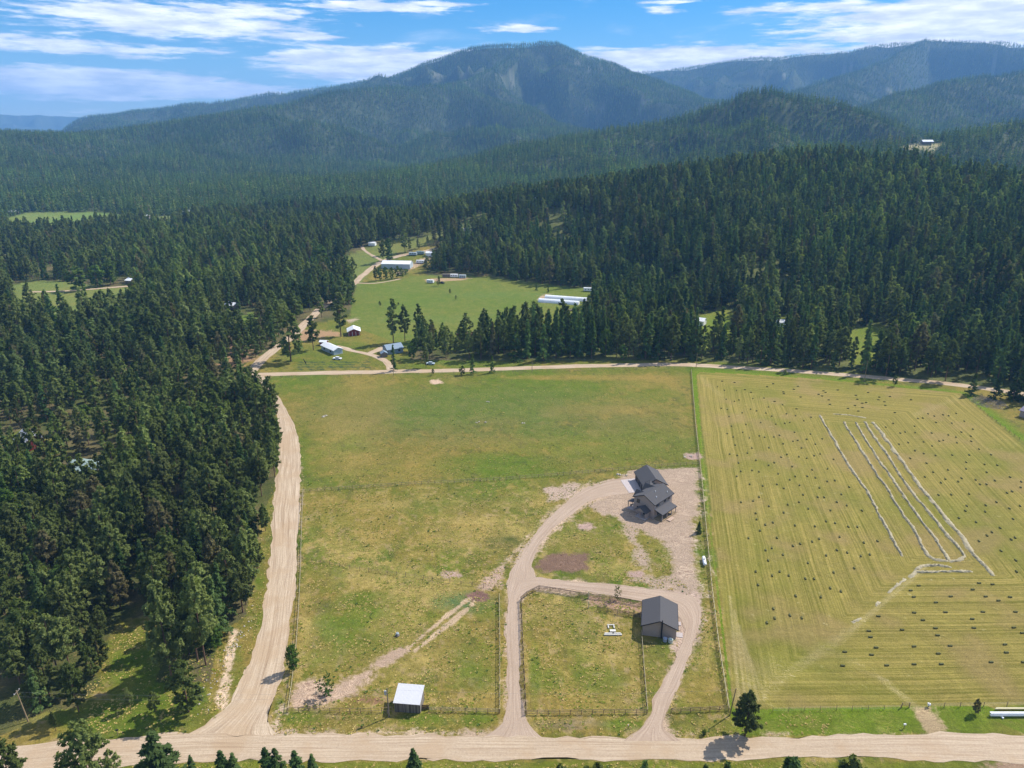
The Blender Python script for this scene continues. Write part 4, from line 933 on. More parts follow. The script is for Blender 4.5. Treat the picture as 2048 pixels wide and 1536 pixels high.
LAND = [(62, 893, 'the red barn in the left forest'), (178, 945, 'the green-roofed house in the left forest'), (340, 918, 'the brown brush heap in the left forest'), (545, 850, 'the upper bend of the left road'), (540, 960, 'the upper straight of the left road'),
        (515, 1090, 'the lone round pine at the left road'), (486, 1225, 'the dark pine at the lower forest edge'), (350, 1345, 'the tall pine of the shaded clearing'), (230, 1270, 'the top of the shaded clearing'), (100, 1400, 'the leaning utility pole'), (0, 1300, 'the bottom left corner of the forest'),
        (120, 1180, 'the lower left stand of pines'), (300, 1130, 'the middle of the lower pine stand'), (420, 1050, 'the centre of the left forest'), (30, 1060, 'the bright leafy tree at the left edge'), (200, 1050, 'the gap below the green-roofed house'), (470, 760, 'the far road junction'), (400, 800, 'the sparse grove by the road junction'),
        (250, 800, 'the dense stand above the green-roofed house'), (100, 780, 'the pines above the red barn'), (582, 722, 'the big broad pine between the lanes'), (466, 616, 'the white-roofed cabin in the left forest'), (682, 673, 'the red barn on the lawn'), (786, 704, 'the slate blue farmhouse'),
        (950, 715, 'the two firs at the far road'), (1064, 720, 'the right verge pole of the far road'), (1180, 700, 'the right end of the wood before the meadow'), (1247, 712, 'the leafy bush at the wood edge'), (1392, 720, 'the pole at the end of the long fence'), (1500, 722, 'the wood edge above the hay field corner'),
        (1569, 730, 'the dark mailbox at the far road'), (1637, 672, 'the lone yellow-green tree'), (1728, 740, 'the pole between hay field and far road'), (1850, 750, 'the right stretch of the far road'), (1396, 648, 'the white-roofed cabin in the firs'), (1560, 652, 'the white shed in the firs'), (1780, 670, 'the sunny glade in the right wood'), (1980, 770, 'the dark firs above the brush pile')]
def forest():
    X, Y, Z, D, px, py, h, kind, rot = tree_field()
    tpx, tpy, _ = proj(X, Y, Z + h)
    size = (py - tpy)
    infr = (tpx > -10) & (tpx < 2058) & (tpy < 1530) & (py > 0) & (D > 95)
    order = np.argsort(-np.where(infr, size, -1))
    n_spec = sum(1 for s in SPECIAL if s[4] == 'pine_tree')
    pick = list(order[:235])
    used = set(int(kind[i]) for i in pick)
    for kk in range(len(KINDS)):       # one individual of every kind the mass repeats
        if kk in KSRC or kk in used: continue
        c = [i for i in order if kind[i] == kk][:1]
        pick += c
    pset = np.zeros(len(X), bool); pset[pick] = True
    for i in pick:
        k = int(kind[i]); fir = k in NEAR_FIR or k in MID_FIR
        if k in NEAR_LEAF or k in MID_LEAF: nm, kd = 'broadleaf_tree', 'light green broadleaf tree'
        elif fir: nm, kd = 'fir_tree', 'dark conical fir'
        else: nm, kd = 'pine_tree', 'grey-green pine'
        if k in FAR: nm, kd = 'conifer', 'distant dark conifer'
        if k in FAR: where, gp = 'on the wooded mountain slopes beyond the valley', 'conifers on the far slopes'
        else:
            l = min(LAND, key=lambda q: (q[0] - px[i]) ** 2 + ((q[1] - py[i]) * 2.2) ** 2)
            side = 'left of' if px[i] < l[0] - 12 else 'right of' if px[i] > l[0] + 12 else 'behind' if py[i] < l[1] else 'in front of'
            where, gp = side + ' ' + l[2], 'trees near ' + l[2]
        sz = 'tall' if h[i] > 19.5 else 'middling' if h[i] > 14 else 'short'
        lb = sz + ' ' + kd + ' ' + where
        tree(float(X[i]), float(Y[i]), float(Z[i]), float(h[i]), k, float(rot[i]), nm, lb, 'tree', gp)
    X, Y, Z, h, kind, rot = (v[~pset] for v in (X, Y, Z, h, kind, rot))
    me = bpy.data.meshes.new('conifer_forest'); me.vertices.add(len(X))
    me.vertices.foreach_set('co', np.stack([X, Y, Z], 1).astype(np.float32).ravel())
    Hk = np.array([k[2] for k in KINDS]); s = (h / Hk[kind]).astype(np.float32)
    rg = np.random.default_rng(3)
    wide = s * rg.uniform(.85, 1.25, len(s)) * np.where(kind >= FAR[0], 1.25, 1.0)
    for nm, val, ty in (('sc', s, 'FLOAT'), ('wide', wide.astype(np.float32), 'FLOAT'), ('rot', rot.astype(np.float32), 'FLOAT'), ('kind', kind.astype(np.int32), 'INT')):
        at_ = me.attributes.new(nm, ty, 'POINT'); at_.data.foreach_set('value', val)
    o = link('conifer_forest', me)
    tag(o, 'dense conifer forest covering the valley sides and mountains', 'forest', None, 'stuff')
    ng = bpy.data.node_groups.new('forest', 'GeometryNodeTree')
    ng.interface.new_socket('Geometry', in_out='INPUT', socket_type='NodeSocketGeometry')
    ng.interface.new_socket('Geometry', in_out='OUTPUT', socket_type='NodeSocketGeometry')
    N = ng.nodes; Lk = ng.links
    gi = N.new('NodeGroupInput'); go = N.new('NodeGroupOutput')
    def na(name, ty):
        q = N.new('GeometryNodeInputNamedAttribute'); q.data_type = ty; q.inputs['Name'].default_value = name; return q.outputs[0]
    sc_, wd_, rt_, kd_ = na('sc', 'FLOAT'), na('wide', 'FLOAT'), na('rot', 'FLOAT'), na('kind', 'INT')
    cs = N.new('ShaderNodeCombineXYZ'); Lk.new(wd_, cs.inputs[0]); Lk.new(wd_, cs.inputs[1]); Lk.new(sc_, cs.inputs[2])
    cr = N.new('ShaderNodeCombineXYZ'); Lk.new(rt_, cr.inputs[2])
    jo = N.new('GeometryNodeJoinGeometry')
    for kk in sorted(set(kind.tolist())):
        if kk not in KSRC: continue
        eq = N.new('FunctionNodeCompare'); eq.data_type = 'INT'; eq.operation = 'EQUAL'; Lk.new(kd_, eq.inputs[2]); eq.inputs[3].default_value = kk
        jj = N.new('GeometryNodeJoinGeometry')
        for ob in KSRC[kk]:
            if ob is None: continue
            oi = N.new('GeometryNodeObjectInfo'); oi.inputs['Object'].default_value = ob; oi.transform_space = 'ORIGINAL'; Lk.new(oi.outputs['Geometry'], jj.inputs[0])
        ip = N.new('GeometryNodeInstanceOnPoints')
        Lk.new(gi.outputs[0], ip.inputs['Points']); Lk.new(eq.outputs[0], ip.inputs['Selection']); Lk.new(jj.outputs[0], ip.inputs['Instance'])
        Lk.new(cr.outputs[0], ip.inputs['Rotation']); Lk.new(cs.outputs[0], ip.inputs['Scale'])
        Lk.new(ip.outputs[0], jo.inputs[0])
    Lk.new(jo.outputs[0], go.inputs[0])
    md = o.modifiers.new('forest', 'NODES'); md.node_group = ng
forest()


# ---------------------------------------------------------------- buildings
def block(name, pts_xz, y0, y1, mat, parent, loc=(0, 0, 0), rz=0):
    return MB().prism(pts_xz, y0, y1).build(name, mat, parent, loc=loc, rz=rz)
def gable(parent, w, l, eave, ridge, wall, roof, c=(0, 0), rz=0.0, oh=.4, z0=0.0, wn='wall', rn='roof', th=.16, trim=M_TRIM):
    """gabled volume, ridge along local y"""
    loc = (c[0], c[1], z0)
    block(wn, [(-w / 2, 0), (w / 2, 0), (w / 2, eave), (0, ridge), (-w / 2, eave)], -l / 2, l / 2, wall, parent, loc, rz)
    k = (ridge - eave) / (w / 2); e = w / 2 + oh; ze = eave - k * oh; y = l / 2 + oh
    for s in (-1, 1):
        a = [(0, -y, ridge + .22), (s * e, -y, ze + .22), (s * e, y, ze + .22), (0, y, ridge + .22)]
        if s > 0: pass
        else: a = a[::-1]
        r_ = MB().slab(a, th).build(rn, roof, parent, loc=loc, rz=rz)
        if trim:
            t_ = MB()
            for yy in (-y - .025, y + .025): t_.plank((0, yy, ridge + .10), (s * e, yy, ze + .10), .04, .26)
            t_.plank((s * (e + .03), -y, ze + .08), (s * (e + .03), y, ze + .08), .05, .22)
            link('fascia', t_.mesh('fascia', trim), r_)
def window(parent, c, w, h, side, name='window', frame=M_TRIM, pane=M_GLASS, rz=0.0):
    """side: unit direction (x,y) the window faces, in the parent's frame"""
    a = math.atan2(side[1], side[0])
    f = MB()
    for dy, dz, sy, sz in ((0, h / 2, w + .12, .08), (0, -h / 2, w + .12, .08), (w / 2, 0, .08, h), (-w / 2, 0, .08, h), (0, 0, .05, h)):
        f.box((.03, dy, dz), (.08, sy, sz))
    o = f.build(name, frame, parent, loc=c, rz=a)
    link('pane', MB().box((.012, 0, 0), (.02, w, h)).mesh('pane', pane), o)
def bshed(name, label, cat, px, py, w, l, eave, ridge, wall, roof, rz, oh=.3, trim=None, group=None, opening=None, ribs=0, z=None, windows=0):
    p = (at(px, py) if py > 640 else hit(px, py)); e = thing(name, label, cat, (p.x, p.y, p.z), rz, group)
    gable(e, w, l, eave, ridge, wall, roof, oh=oh, trim=trim)
    if ribs:
        k = (ridge - eave) / (w / 2)
        for s in (-1, 1):
            b = MB()
            for i in range(ribs):
                y = -l / 2 + l * (i + .5) / ribs
                b.plank((0, y, ridge + .25), (s * (w / 2 + oh), y, eave - k * oh + .25), .07, .07)
            b.build('roof_rib', roof, e)
    if opening:
        for (x, ww, hh) in opening:
            MB().box((x, -l / 2 - .03, hh / 2), (ww, .06, hh)).build('door', M_TRIM, e)
    for i in range(windows):
        window(e, (-w / 2 - .02, -l / 2 + l * (i + .5) / windows, eave * .55), 1.2, 1.0, (-1, 0))
        window(e, (w / 2 + .02, -l / 2 + l * (i + .5) / windows, eave * .55), 1.2, 1.0, (1, 0))
    return e

# the new house
HT = R(-44.4)
H0 = Vector((47.5, 212.2, 0))
house = thing('house', 'new two-storey taupe house with charcoal roofs, porches and an attached garage', 'house', H0, HT)
gable(house, 8.0, 10.7, 5.4, 7.35, M_TAUPE, M_SHINGLE, oh=.42)
# two cross gables on the north-west slope (local -x)
def cross_gable(y, w, x0, x1, eave, ridge):
    b = MB(); b.add([(x0, y - w / 2, 0), (x0, y + w / 2, 0), (x0, y + w / 2, eave), (x0, y, ridge - .12), (x0, y - w / 2, eave), (x1, y - w / 2, 0), (x1, y + w / 2, 0), (x1, y + w / 2, eave), (x1, y, ridge - .12), (x1, y - w / 2, eave)],
                    [(0, 1, 2, 3, 4), (9, 8, 7, 6, 5), (0, 4, 9, 5), (1, 6, 7, 2), (2, 7, 8, 3), (4, 3, 8, 9)])
    b.build('gable_wall', M_TAUPE, house)
    k = (ridge - eave) / (w / 2); e = w / 2 + .35
    for s in (-1, 1):
        a = [(x0 - .4, y, ridge), (x1, y, ridge), (x1, y + s * e, eave - k * .35), (x0 - .4, y + s * e, eave - k * .35)]
        if s > 0: a = a[::-1]
        r_ = MB().slab(a[::-1], .14).build('gable_roof', M_SHINGLE, house)
        link('fascia', MB().plank((x0 - .43, y, ridge - .08), (x0 - .43, y + s * e, eave - k * .35 - .08), .05, .24).mesh('fascia', M_TRIM), r_)
cross_gable(-2.1, 3.6, -4.9, -.8, 4.7, 6.45)
cross_gable(3.2, 4.2, -5.1, -.6, 4.7, 6.75)
# link to the garage
gable(house, 4.6, 6.5, 3.1, 4.6, M_TAUPE, M_SHINGLE, c=(-5.6, 6.3), rz=R(30), oh=.3, wn='link_wall', rn='link_roof')
# garage, turned as in the photo
GT = R(7.1) - HT
gc = Vector((49.85, 229.0, 0)) - H0; gcl = (gc.x * math.cos(-HT) - gc.y * math.sin(-HT), gc.x * math.sin(-HT) + gc.y * math.cos(-HT))
gable(house, 8.2, 10.8, 3.0, 5.35, M_TAUPE, M_SHINGLE, c=gcl, rz=GT, oh=.42, wn='garage_wall', rn='garage_roof')
def gl(x, y, z): return (gcl[0] + x * math.cos(GT) - y * math.sin(GT), gcl[1] + x * math.sin(GT) + y * math.cos(GT), z)
for yy in (-3.3, 0.1, 3.5):
    d_ = MB().box((0, 0, 0), (.08, 2.7, 2.3)).build('garage_door', M_TRIM, house, loc=gl(-4.13, yy, 1.17), rz=GT)
    pn = MB()
    for zz in (-.75, -.25, .25, .75): pn.box((-.06, 0, zz), (.04, 2.5, .40))
    link('door_panel', pn.mesh('door_panel', M_TRIM), d_)
# south-east porch: roof, posts, deck, step
r_ = MB().slab([(3.9, -5.15, 3.5), (7.25, -5.15, 2.65), (7.25, 3.35, 2.65), (3.9, 3.35, 3.5)], .18).build('porch_roof', M_SHINGLE, house)
link('fascia', MB().plank((7.28, -5.15, 2.54), (7.28, 3.35, 2.54), .05, .24).plank((3.9, -5.18, 3.38), (7.25, -5.18, 2.53), .05, .24).mesh('fascia', M_TRIM), r_)
for yy in (-4.9, -2.1, .6, 3.1): MB().box((6.95, yy, 1.4), (.2, .2, 2.5)).build('porch_post', M_TAUPE, house)
MB().box((5.6, -.9, .16), (3.2, 8.6, .32)).build('porch_deck', M_POST, house)
st = MB()
for i in range(6): st.box((7.75, -2.1 + .26 * 0, .15), (.01, .01, .01)) if False else None
for i in range(7): MB().box((7.62 + i * .20, -1.7, .24), (.18, 2.9, .10)).build('step_board', M_LOG, house)
# north-west porch
r_ = MB().slab([(-3.9, -5.4, 3.25), (-3.9, -2.6, 3.25), (-6.5, -2.6, 2.7), (-6.5, -5.4, 2.7)], .16).build('porch_roof', M_SHINGLE, house)
link('fascia', MB().plank((-6.52, -5.4, 2.6), (-6.52, -2.6, 2.6), .05, .22).mesh('fascia', M_TRIM), r_)
for yy in (-5.2, -2.8): MB().box((-6.3, yy, 1.35), (.18, .18, 2.6)).build('porch_post', M_TAUPE, house)
MB().box((-5.2, -4.0, .12), (2.6, 3.0, .24)).build('porch_deck', M_CONC, house)
# south-west entry gable with its own small roof and side walls
b = MB().prism([(-1.5, 2.5), (2.4, 2.5), (.45, 3.7)], -7.9, -5.3); b.build('entry_gable', M_TAUPE, house)
for s in (-1, 1):
    a = [(.45, -8.3, 3.95), (.45 + s * 2.35, -8.3, 2.55), (.45 + s * 2.35, -5.35, 2.55), (.45, -5.35, 3.95)]
    MB().slab(a if s > 0 else a[::-1], .14).build('entry_roof', M_SHINGLE, house)
MB().box((2.2, -6.6, 1.25), (.16, 2.4, 2.5)).build('entry_wall', M_TAUPE, house)
for x in (-1.3, .4): MB().box((x, -7.9, 1.25), (.2, .2, 2.5)).build('entry_post', M_TAUPE, house)
MB().box((.45, -6.7, .1), (4.0, 2.9, .2)).build('entry_slab', M_CONC, house)
# windows, doors, vents
window(house, (-2.3, -5.36, 4.35), 1.1, 1.3, (0, -1)); window(house, (-2.2, -5.36, 1.7), 1.0, 1.2, (0, -1))
window(house, (4.02, -3.4, 4.45), 1.8, .8, (1, 0)); window(house, (4.02, .8, 4.45), 1.1, .9, (1, 0)); window(house, (4.02, 3.2, 4.45), 1.1, .8, (1, 0))
window(house, (4.02, -2.4, 1.6), 1.8, 1.6, (1, 0)); window(house, (4.02, 1.6, 1.6), 1.6, 1.3, (1, 0))
MB().box((4.03, -.4, 1.35), (.06, 1.0, 2.1)).build('door', M_TRIM, house)
MB().box((.4, -5.38, 1.1), (1.0, .06, 2.1)).build('door', M_TRIM, house)
for x, y in ((1.0, -.6), (2.6, -2.3), (3.0, 3.6)):
    k = (7.35 - 5.4) / 4.0; z = 7.35 + .2 - k * x
    MB().bar((x, y, z), (x, y, z + .42), .13, 8).build('roof_vent', M_WHITE, house)
MB().box((-6.2, -3.6, .5), (.5, .5, .7)).build('utility_box', M_GREYWOOD, house)
# concrete apron of the garage
pa = [at(*p) for p in ((1241, 960.5), (1270, 957), (1284, 985), (1258, 986))]
o = MB().slab([(p.x, p.y, .11) for p in pa][::-1], .1).build('driveway', M_CONC); o['kind'] = 'structure'

# the barn in the loop
BT = R(-11.3); B0 = Vector((38.0, 152.3, 0))
barn = thing('barn', 'taupe barn with a charcoal shingle roof standing inside the driveway loop', 'barn', B0, BT)
gable(barn, 8.3, 9.8, 3.1, 4.9, M_TAUPE, M_SHINGLE, oh=.38)
MB().box((.55, -5.15, 2.45), (.34, .34, 4.9)).bar((.55, -5.15, 4.9), (.55, -5.15, 5.35), .12, 8).build('stovepipe', M_TRIM, barn)
for yy in (-3.2, .1, 3.3): MB().box((4.17, yy, 1.2), (.07, 2.2, 2.3)).build('door', M_TRIM, barn)
MB().box((4.17 + .75, 1.4, .06), (1.3, 1.4, .12)).build('threshold', M_CONC, barn)
MB().box((4.17 + .95, -3.1, .06), (1.6, 1.8, .12)).build('threshold', M_CONC, barn)
for s in (-1, 1): MB().plank((s * 4.6, -5.3, 2.95), (s * 4.6, 5.3, 2.95), .12, .12).build('gutter', M_TRIM, barn)

# white-roofed shed on the bottom fence
ST = R(-6); S0 = Vector((-22.75, 124.75, 0))
shed = thing('shed', 'small weathered board shed with a bright white metal roof on the bottom fence line', 'shed', S0, ST)
MB().prism([(-2.85, 0), (2.85, 0), (2.85, 2.3), (-2.85, 2.3)], -1.9, 2.0).build('wall', M_DARKWOOD, shed)
rg_ = random.Random(4)
boards = [MB().box((0, 0, 1.22 + d), (.19, .045, 2.44 + 2 * d)).mesh('board', simple('board_' + 'abc'[i], c_, .9, .3, 5.0, .1, streak=(4, 4, .3))) for i, (c_, d) in enumerate([((.24, .215, .19), 0), ((.13, .115, .105), -.04), ((.31, .28, .24), -.02)])]
for i in range(28):
    link('board', boards[rg_.choice((0, 0, 1, 1, 2))], shed, (-2.75 + i * .2037, -1.93, 0))
for i in range(19):
    link('board', boards[rg_.choice((0, 1, 2))], shed, (2.88, -1.8 + i * .2037, .0), R(90))
MB().slab([(-3.0, -2.35, 2.75), (3.0, -2.35, 2.75), (3.0, 2.5, 3.75), (-3.0, 2.5, 3.75)], .08).build('roof', M_WHITEROOF, shed)
rb = MB().plank((0, -2.35, 2.775), (0, 2.5, 3.775), .05, .05).mesh('roof_rib', M_WHITEROOF)
for i in range(21): link('roof_rib', rb, shed, (-2.9 + i * .29, 0, 0))
w_ = at(848, 1418); lean = thing('feed_bunk', 'low black slatted panel attached at the right of the white-roofed shed', 'panel', (w_.x, w_.y, 0), ST)
for i in range(10): MB().box((-1.05 + i * .23, 0, .55), (.18, .06, 1.1)).build('slat', M_DARKWOOD, lean)
MB().box((0, .12, .95), (2.4, .1, .12)).box((0, .12, .25), (2.4, .1, .12)).build('frame', M_DARKWOOD, lean)

# farm and valley buildings beyond
def cabin(*a, **k): return bshed(*a, **k)
e = bshed('barn', 'small red barn with a white roof on the far lawn', 'barn', 708, 668, 7.4, 8.5, 2.8, 4.4, M_REDWALL, M_WHITE, R(14), .5, M_WHITE, opening=None)
for x in (-2.2, 0, 2.2): MB().box((x, -4.29, 1.2), (1.7, .06, 2.3)).build('door', M_REDWALL, e)
for x in (-3.2, -1.1, 1.1, 3.2): MB().box((x, -4.32, 1.35), (.2, .08, 2.7)).build('door_post', M_WHITE, e)
bshed('shed', 'long pale blue shed with a white metal roof beside the garden rows', 'shed', 664, 703, 5.6, 15, 2.8, 4.0, M_BLUEWALL, M_WHITE, R(42), .4, M_WHITE, ribs=14, windows=2)
bshed('shed', 'small white-roofed shed at the back end of the long pale blue shed', 'shed', 648, 690, 3.2, 4.2, 2.2, 2.9, M_REDWALL, M_WHITE, R(80), .3)
bshed('house', 'farmhouse with a slate blue roof among trees at the end of the farm drive', 'house', 786, 704, 7.5, 9.5, 3.0, 4.9, M_SLATE, M_SLATE, R(-58), .5, windows=2)
bshed('shed', 'little lean shed in front of the slate blue farmhouse', 'shed', 768, 713, 3.4, 3.6, 2.2, 3.2, M_GREYWOOD, M_SLATE, R(20), .3)
bshed('building', 'long white metal arena building by the bend of the lane', 'building', 795, 535, 13, 27, 4.2, 6.2, M_BLUEWALL, M_WHITE, R(84), .3, ribs=18)
bshed('barn', 'red barn with a grey metal roof half hidden in the left forest', 'barn', 62, 893, 7.5, 9, 3.6, 6.2, M_REDWALL, simple('grey_metal', (.42, .43, .47), .45, .06), R(52), .6, M_WHITE, ribs=8)
bshed('house', 'low house with a grey-green metal roof sunk in the left forest', 'house', 178, 945, 8.5, 13, 2.8, 4.2, M_GREYWOOD, M_GREENROOF, R(76), .5, ribs=10)
bshed('cabin', 'white-roofed cabin in a gap of the left forest', 'cabin', 466, 616, 7, 9, 2.8, 4.2, M_GREYWOOD, M_WHITE, R(60), .4)
bshed('house', 'white-roofed house at the light green trees on the left', 'house', 272, 567, 9, 13, 3, 4.6, M_GREYWOOD, M_WHITE, R(75), .4)
bshed('house', 'red-roofed house behind the broadleaf tree by the lane', 'house', 609, 506, 9, 12, 3, 4.8, M_BROWNROOF, M_BROWNROOF, R(70), .4)
bshed('cabin', 'orange-brown cabin right of the red-roofed house', 'cabin', 667, 503, 6, 7, 3, 4.8, M_BROWNROOF, M_BROWNROOF, R(20), .4)
bshed('shed', 'small pale shed at the upper end of the lane', 'shed', 745, 491, 5, 7, 2.6, 3.6, M_WHITE, M_WHITE, R(80), .3)
bshed('house', 'grey-roofed house on the bare knoll above the white arena building', 'house', 932, 466, 10, 13, 3.2, 5, M_TAUPE, simple('mid_grey_roof', (.22, .23, .26), .7, .1), R(75), .5)
bshed('house', 'far house with a pale roof on the hill crest at the right', 'house', 1853, 288, 10, 17, 3.5, 6.2, M_GREYWOOD, simple('pale_roof', (.62, .65, .70), .6, .06), R(85), .8)
bshed('house', 'far pale building in the clearing behind the middle wood', 'house', 1066, 403, 10, 20, 4, 6, M_WHITE, M_BLUEWALL, R(80), .3)
bshed('house', 'tiny white house at the back of the far left field', 'house', 286, 438, 10, 18, 4, 6, M_GREYWOOD, M_WHITE, R(80), .3)
bshed('house', 'tiny white house right of the far left field', 'house', 384, 428, 10, 24, 4, 6, M_GREYWOOD, M_WHITE, R(85), .3)
bshed('house', 'tiny pale house in the trees below the far left field', 'house', 97, 482, 10, 14, 3.5, 5, M_GREYWOOD, M_BLUEWALL, R(80), .3)
bshed('house', 'tiny house at the left tip of the far left field', 'house', 27, 428, 9, 12, 3.5, 5, M_GREYWOOD, M_WHITE, R(80), .3)
bshed('cabin', 'white-roofed cabin showing through the firs behind the far road', 'cabin', 1396, 648, 7, 9, 3, 4.4, M_WHITE, M_WHITE, R(60), .4)
bshed('cabin', 'white shed showing through the firs left of the yellow-green tree', 'cabin', 1560, 652, 5, 8, 3, 4.4, M_WHITE, M_WHITE, R(75), .4)
bshed('house', 'house with a dark purple-grey roof at the right edge beyond the hay field', 'house', 2078, 838, 9, 12, 3, 4.6, M_TAUPE, simple('purple_grey_roof', (.17, .15, .21), .6, .1), R(30), .5)
bshed('cabin', 'brown cabin hidden behind the wood at the near edge of the green meadow', 'cabin', 930, 676, 6, 8, 3, 4.4, M_BROWNROOF, M_BROWNROOF, R(70), .4)

# long plastic tunnels
def tunnel(label, a, b, rad):
    A, B_ = at(*a), at(*b); d = B_ - A; Lh = d.length; e = thing('greenhouse', label, 'greenhouse', (A.x, A.y, 0), math.atan2(d.y, d.x), 'plastic tunnels on the meadow')
    n = 10; V = []; F_ = []
    for i in range(2):
        for j in range(n + 1):
            an = math.pi * j / n; V.append((i * Lh, -math.cos(an) * rad, math.sin(an) * rad * .95))
    F_ = [(j, j + 1, n + 2 + j, n + 1 + j) for j in range(n)]
    me = bpy.data.meshes.new('cover'); me.from_pydata(V, [], F_); me.materials.append(M_PLAST); link('cover', me, e)
    for i in range(2):
        MB().add([V[i * (n + 1) + j] for j in range(n + 1)], [tuple(range(n + 1))]).build('end_wall', M_PLAST, e)
    for k in range(int(Lh / 3)):
        b_ = MB()
        for j in range(n):
            p, q = V[j], V[j + 1]; b_.plank((k * 3 + .5, p[1] * 1.01, p[2] * 1.01 + .02), (k * 3 + .5, q[1] * 1.01, q[2] * 1.01 + .02), .12, .08)
        b_.build('hoop', M_WHITE, e)
tunnel('rear of the two long white plastic tunnels on the meadow', (1091, 596), (1174, 602), 2.7)
tunnel('front of the two long white plastic tunnels on the meadow', (1078, 603), (1158, 609), 2.7)

# ---------------------------------------------------------------- fences
def fence(label, pts, spacing=2.44, rails=(.45, .85, 1.22), ph=1.38, post=M_POST, rail=M_RAIL, pr=.075, rw=.045, rh=.12, wire=False, name='fence', cat='fence', group=None, top=None):
    W = [at(*p) for p in pts]; e = thing(name, label, cat, (W[0].x, W[0].y, 0), 0, group); o0 = W[0].copy()
    pm = MB().bar((0, 0, -.2), (0, 0, ph), pr, 6).mesh('post', post)
    rms = {}
    rg = random.Random(len(label))
    first = True
    wires = MB()
    for A, B_ in zip(W, W[1:]):
        d = B_ - A; L_ = d.length; n = max(1, round(L_ / spacing)); an = math.atan2(d.y, d.x)
        for i in range(n + 1):
            if i == 0 and not first: continue
            p = A + d * (i / n) - o0
            q = link('post', pm, e, (p.x, p.y, rg.uniform(-.05, .05)), rg.uniform(0, 3)); q.rotation_euler[0] = rg.uniform(-.04, .04)
        first = False
        seg = L_ / n
        for zi, z in enumerate(rails):
            if wire: wires.bar(A - o0 + Vector((0, 0, z)), B_ - o0 + Vector((0, 0, z)), .012, 3); continue
            mat_ = top if (top and z == max(rails)) else rail
            key = (mat_.name); 
            if key not in rms: rms[key] = MB().box((0, 0, 0), (1, rw, rh)).mesh('rail', mat_)
            for i in range(n):
                p = A + d * ((i + .5) / n) - o0
                s_ = link('rail', rms[key], e, (p.x - math.sin(an) * (pr + rw / 2), p.y + math.cos(an) * (pr + rw / 2), z + rg.uniform(-.025, .025)), an + rg.uniform(-.006, .006)); s_.scale = (seg * 1.0, 1, 1)
                s_.rotation_euler[1] = rg.uniform(-.012, .012)
    if wire: wires.build('wire', M_WIRE, e)
    return e
M_RAILTOP = simple('pale_sunlit_wood', (.60, .54, .34), .8, .15, 3.0, .2)  # paler fence wood, sunlight on top rails put into its colour; also pale posts
fence('long three-rail fence between the house property and the hay field', [(1382, 743), (1390, 845), (1404, 975), (1412, 1065), (1423, 1180), (1436, 1290), (1457, 1425)], top=M_RAILTOP)
fence('wood rail fence crossing the pasture behind the house', [(606, 985), (790, 972), (1000, 961), (1140, 950), (1272, 938), (1398, 929)], rails=(.5, 1.15), post=M_POST)
fence('wood rail fence along the left gravel road', [(606, 985), (603, 1060), (601, 1140), (597, 1230), (592, 1300), (584, 1370), (576, 1425)], rails=(.55, 1.2), top=M_RAILTOP, rail=M_DARKWOOD)
fence('wire and rail fence left of the white-roofed shed', [(576, 1424), (640, 1424), (700, 1426), (785, 1424)], rails=(.4, 1.15), rail=M_POST, rh=.08)
fence('wood rail fence right of the white-roofed shed', [(858, 1423), (930, 1425), (998, 1427)], rails=(.4, .8, 1.15))
fence('rail fence on the left side of the main driveway', [(998, 1195), (999, 1290), (999, 1427)], rails=(.35, .8, 1.22), rail=M_DARKWOOD, top=M_RAILTOP)
fence('dark rail fence on the right side of the main driveway', [(1042, 1203), (1044, 1260), (1047, 1330), (1052, 1430)], rails=(.25, .6, .95, 1.25), rail=M_DARKWOOD)
fence('rail fence along the bottom of the corral', [(1052, 1430), (1163, 1429), (1294, 1428)], rails=(.35, .8, 1.22), rail=M_POST)
fence('rail fence running from the barn corner down to the bottom road', [(1282, 1268), (1287, 1340), (1294, 1428)], rails=(.35, .8, 1.22), rail=M_DARKWOOD, top=M_RAILTOP)
fence('rail fence along the top of the corral by the cross drive', [(1042, 1203), (1054, 1192), (1078, 1180), (1100, 1183), (1140, 1190), (1177, 1196), (1240, 1204), (1282, 1212)], rails=(.3, .7, 1.1, 1.4), ph=1.6, rail=M_DARKWOOD, spacing=2.7)
fence('dark rail pen fence beside the barn', [(1194, 1221), (1214, 1225), (1235, 1229), (1280, 1236)], rails=(.25, .6, .95, 1.3), ph=1.6, rail=M_DARKWOOD, spacing=2.7)
fence('short rail fence between the right drive and the long fence', [(1342, 1426), (1400, 1424), (1457, 1421)], rails=(.4, .8, 1.2), rail=M_POST)
fence('old sagging wire fence across the middle paddock', [(606, 1121), (660, 1130), (720, 1141), (830, 1155), (900, 1166), (990, 1178)], rails=(.5, .9), spacing=3.0, rail=M_POST, rh=.05, rw=.03)
fence('wire fence along the lower edge of the hay field', [(1545, 1424), (1640, 1421), (1800, 1419)], rails=(.4, .8, 1.1), wire=True, spacing=3.4, pr=.05)
fence('short heavy H-brace at the hay field gate, left side', [(1803, 1415), (1818, 1415)], rails=(.6, 1.15), rail=M_POST, pr=.1)
fence('wire fence right of the hay field gate', [(1856, 1415), (1920, 1414), (2060, 1412), (2300, 1410)], rails=(.4, .8, 1.1), wire=True, spacing=4.5, pr=.07)
fence('wire fence down the right side of the hay field', [(1925, 790), (1975, 832), (2048, 888), (2200, 1010)], rails=(.4, .8, 1.1), wire=True, spacing=4.0, pr=.07)
fence('wire fence on posts between the pasture and the far road', [(540, 757), (700, 753), (860, 749), (1050, 744), (1382, 737)], rails=(.4, .8, 1.1), wire=True, spacing=6.0, pr=.07)
gp_ = at(1177, 1217)
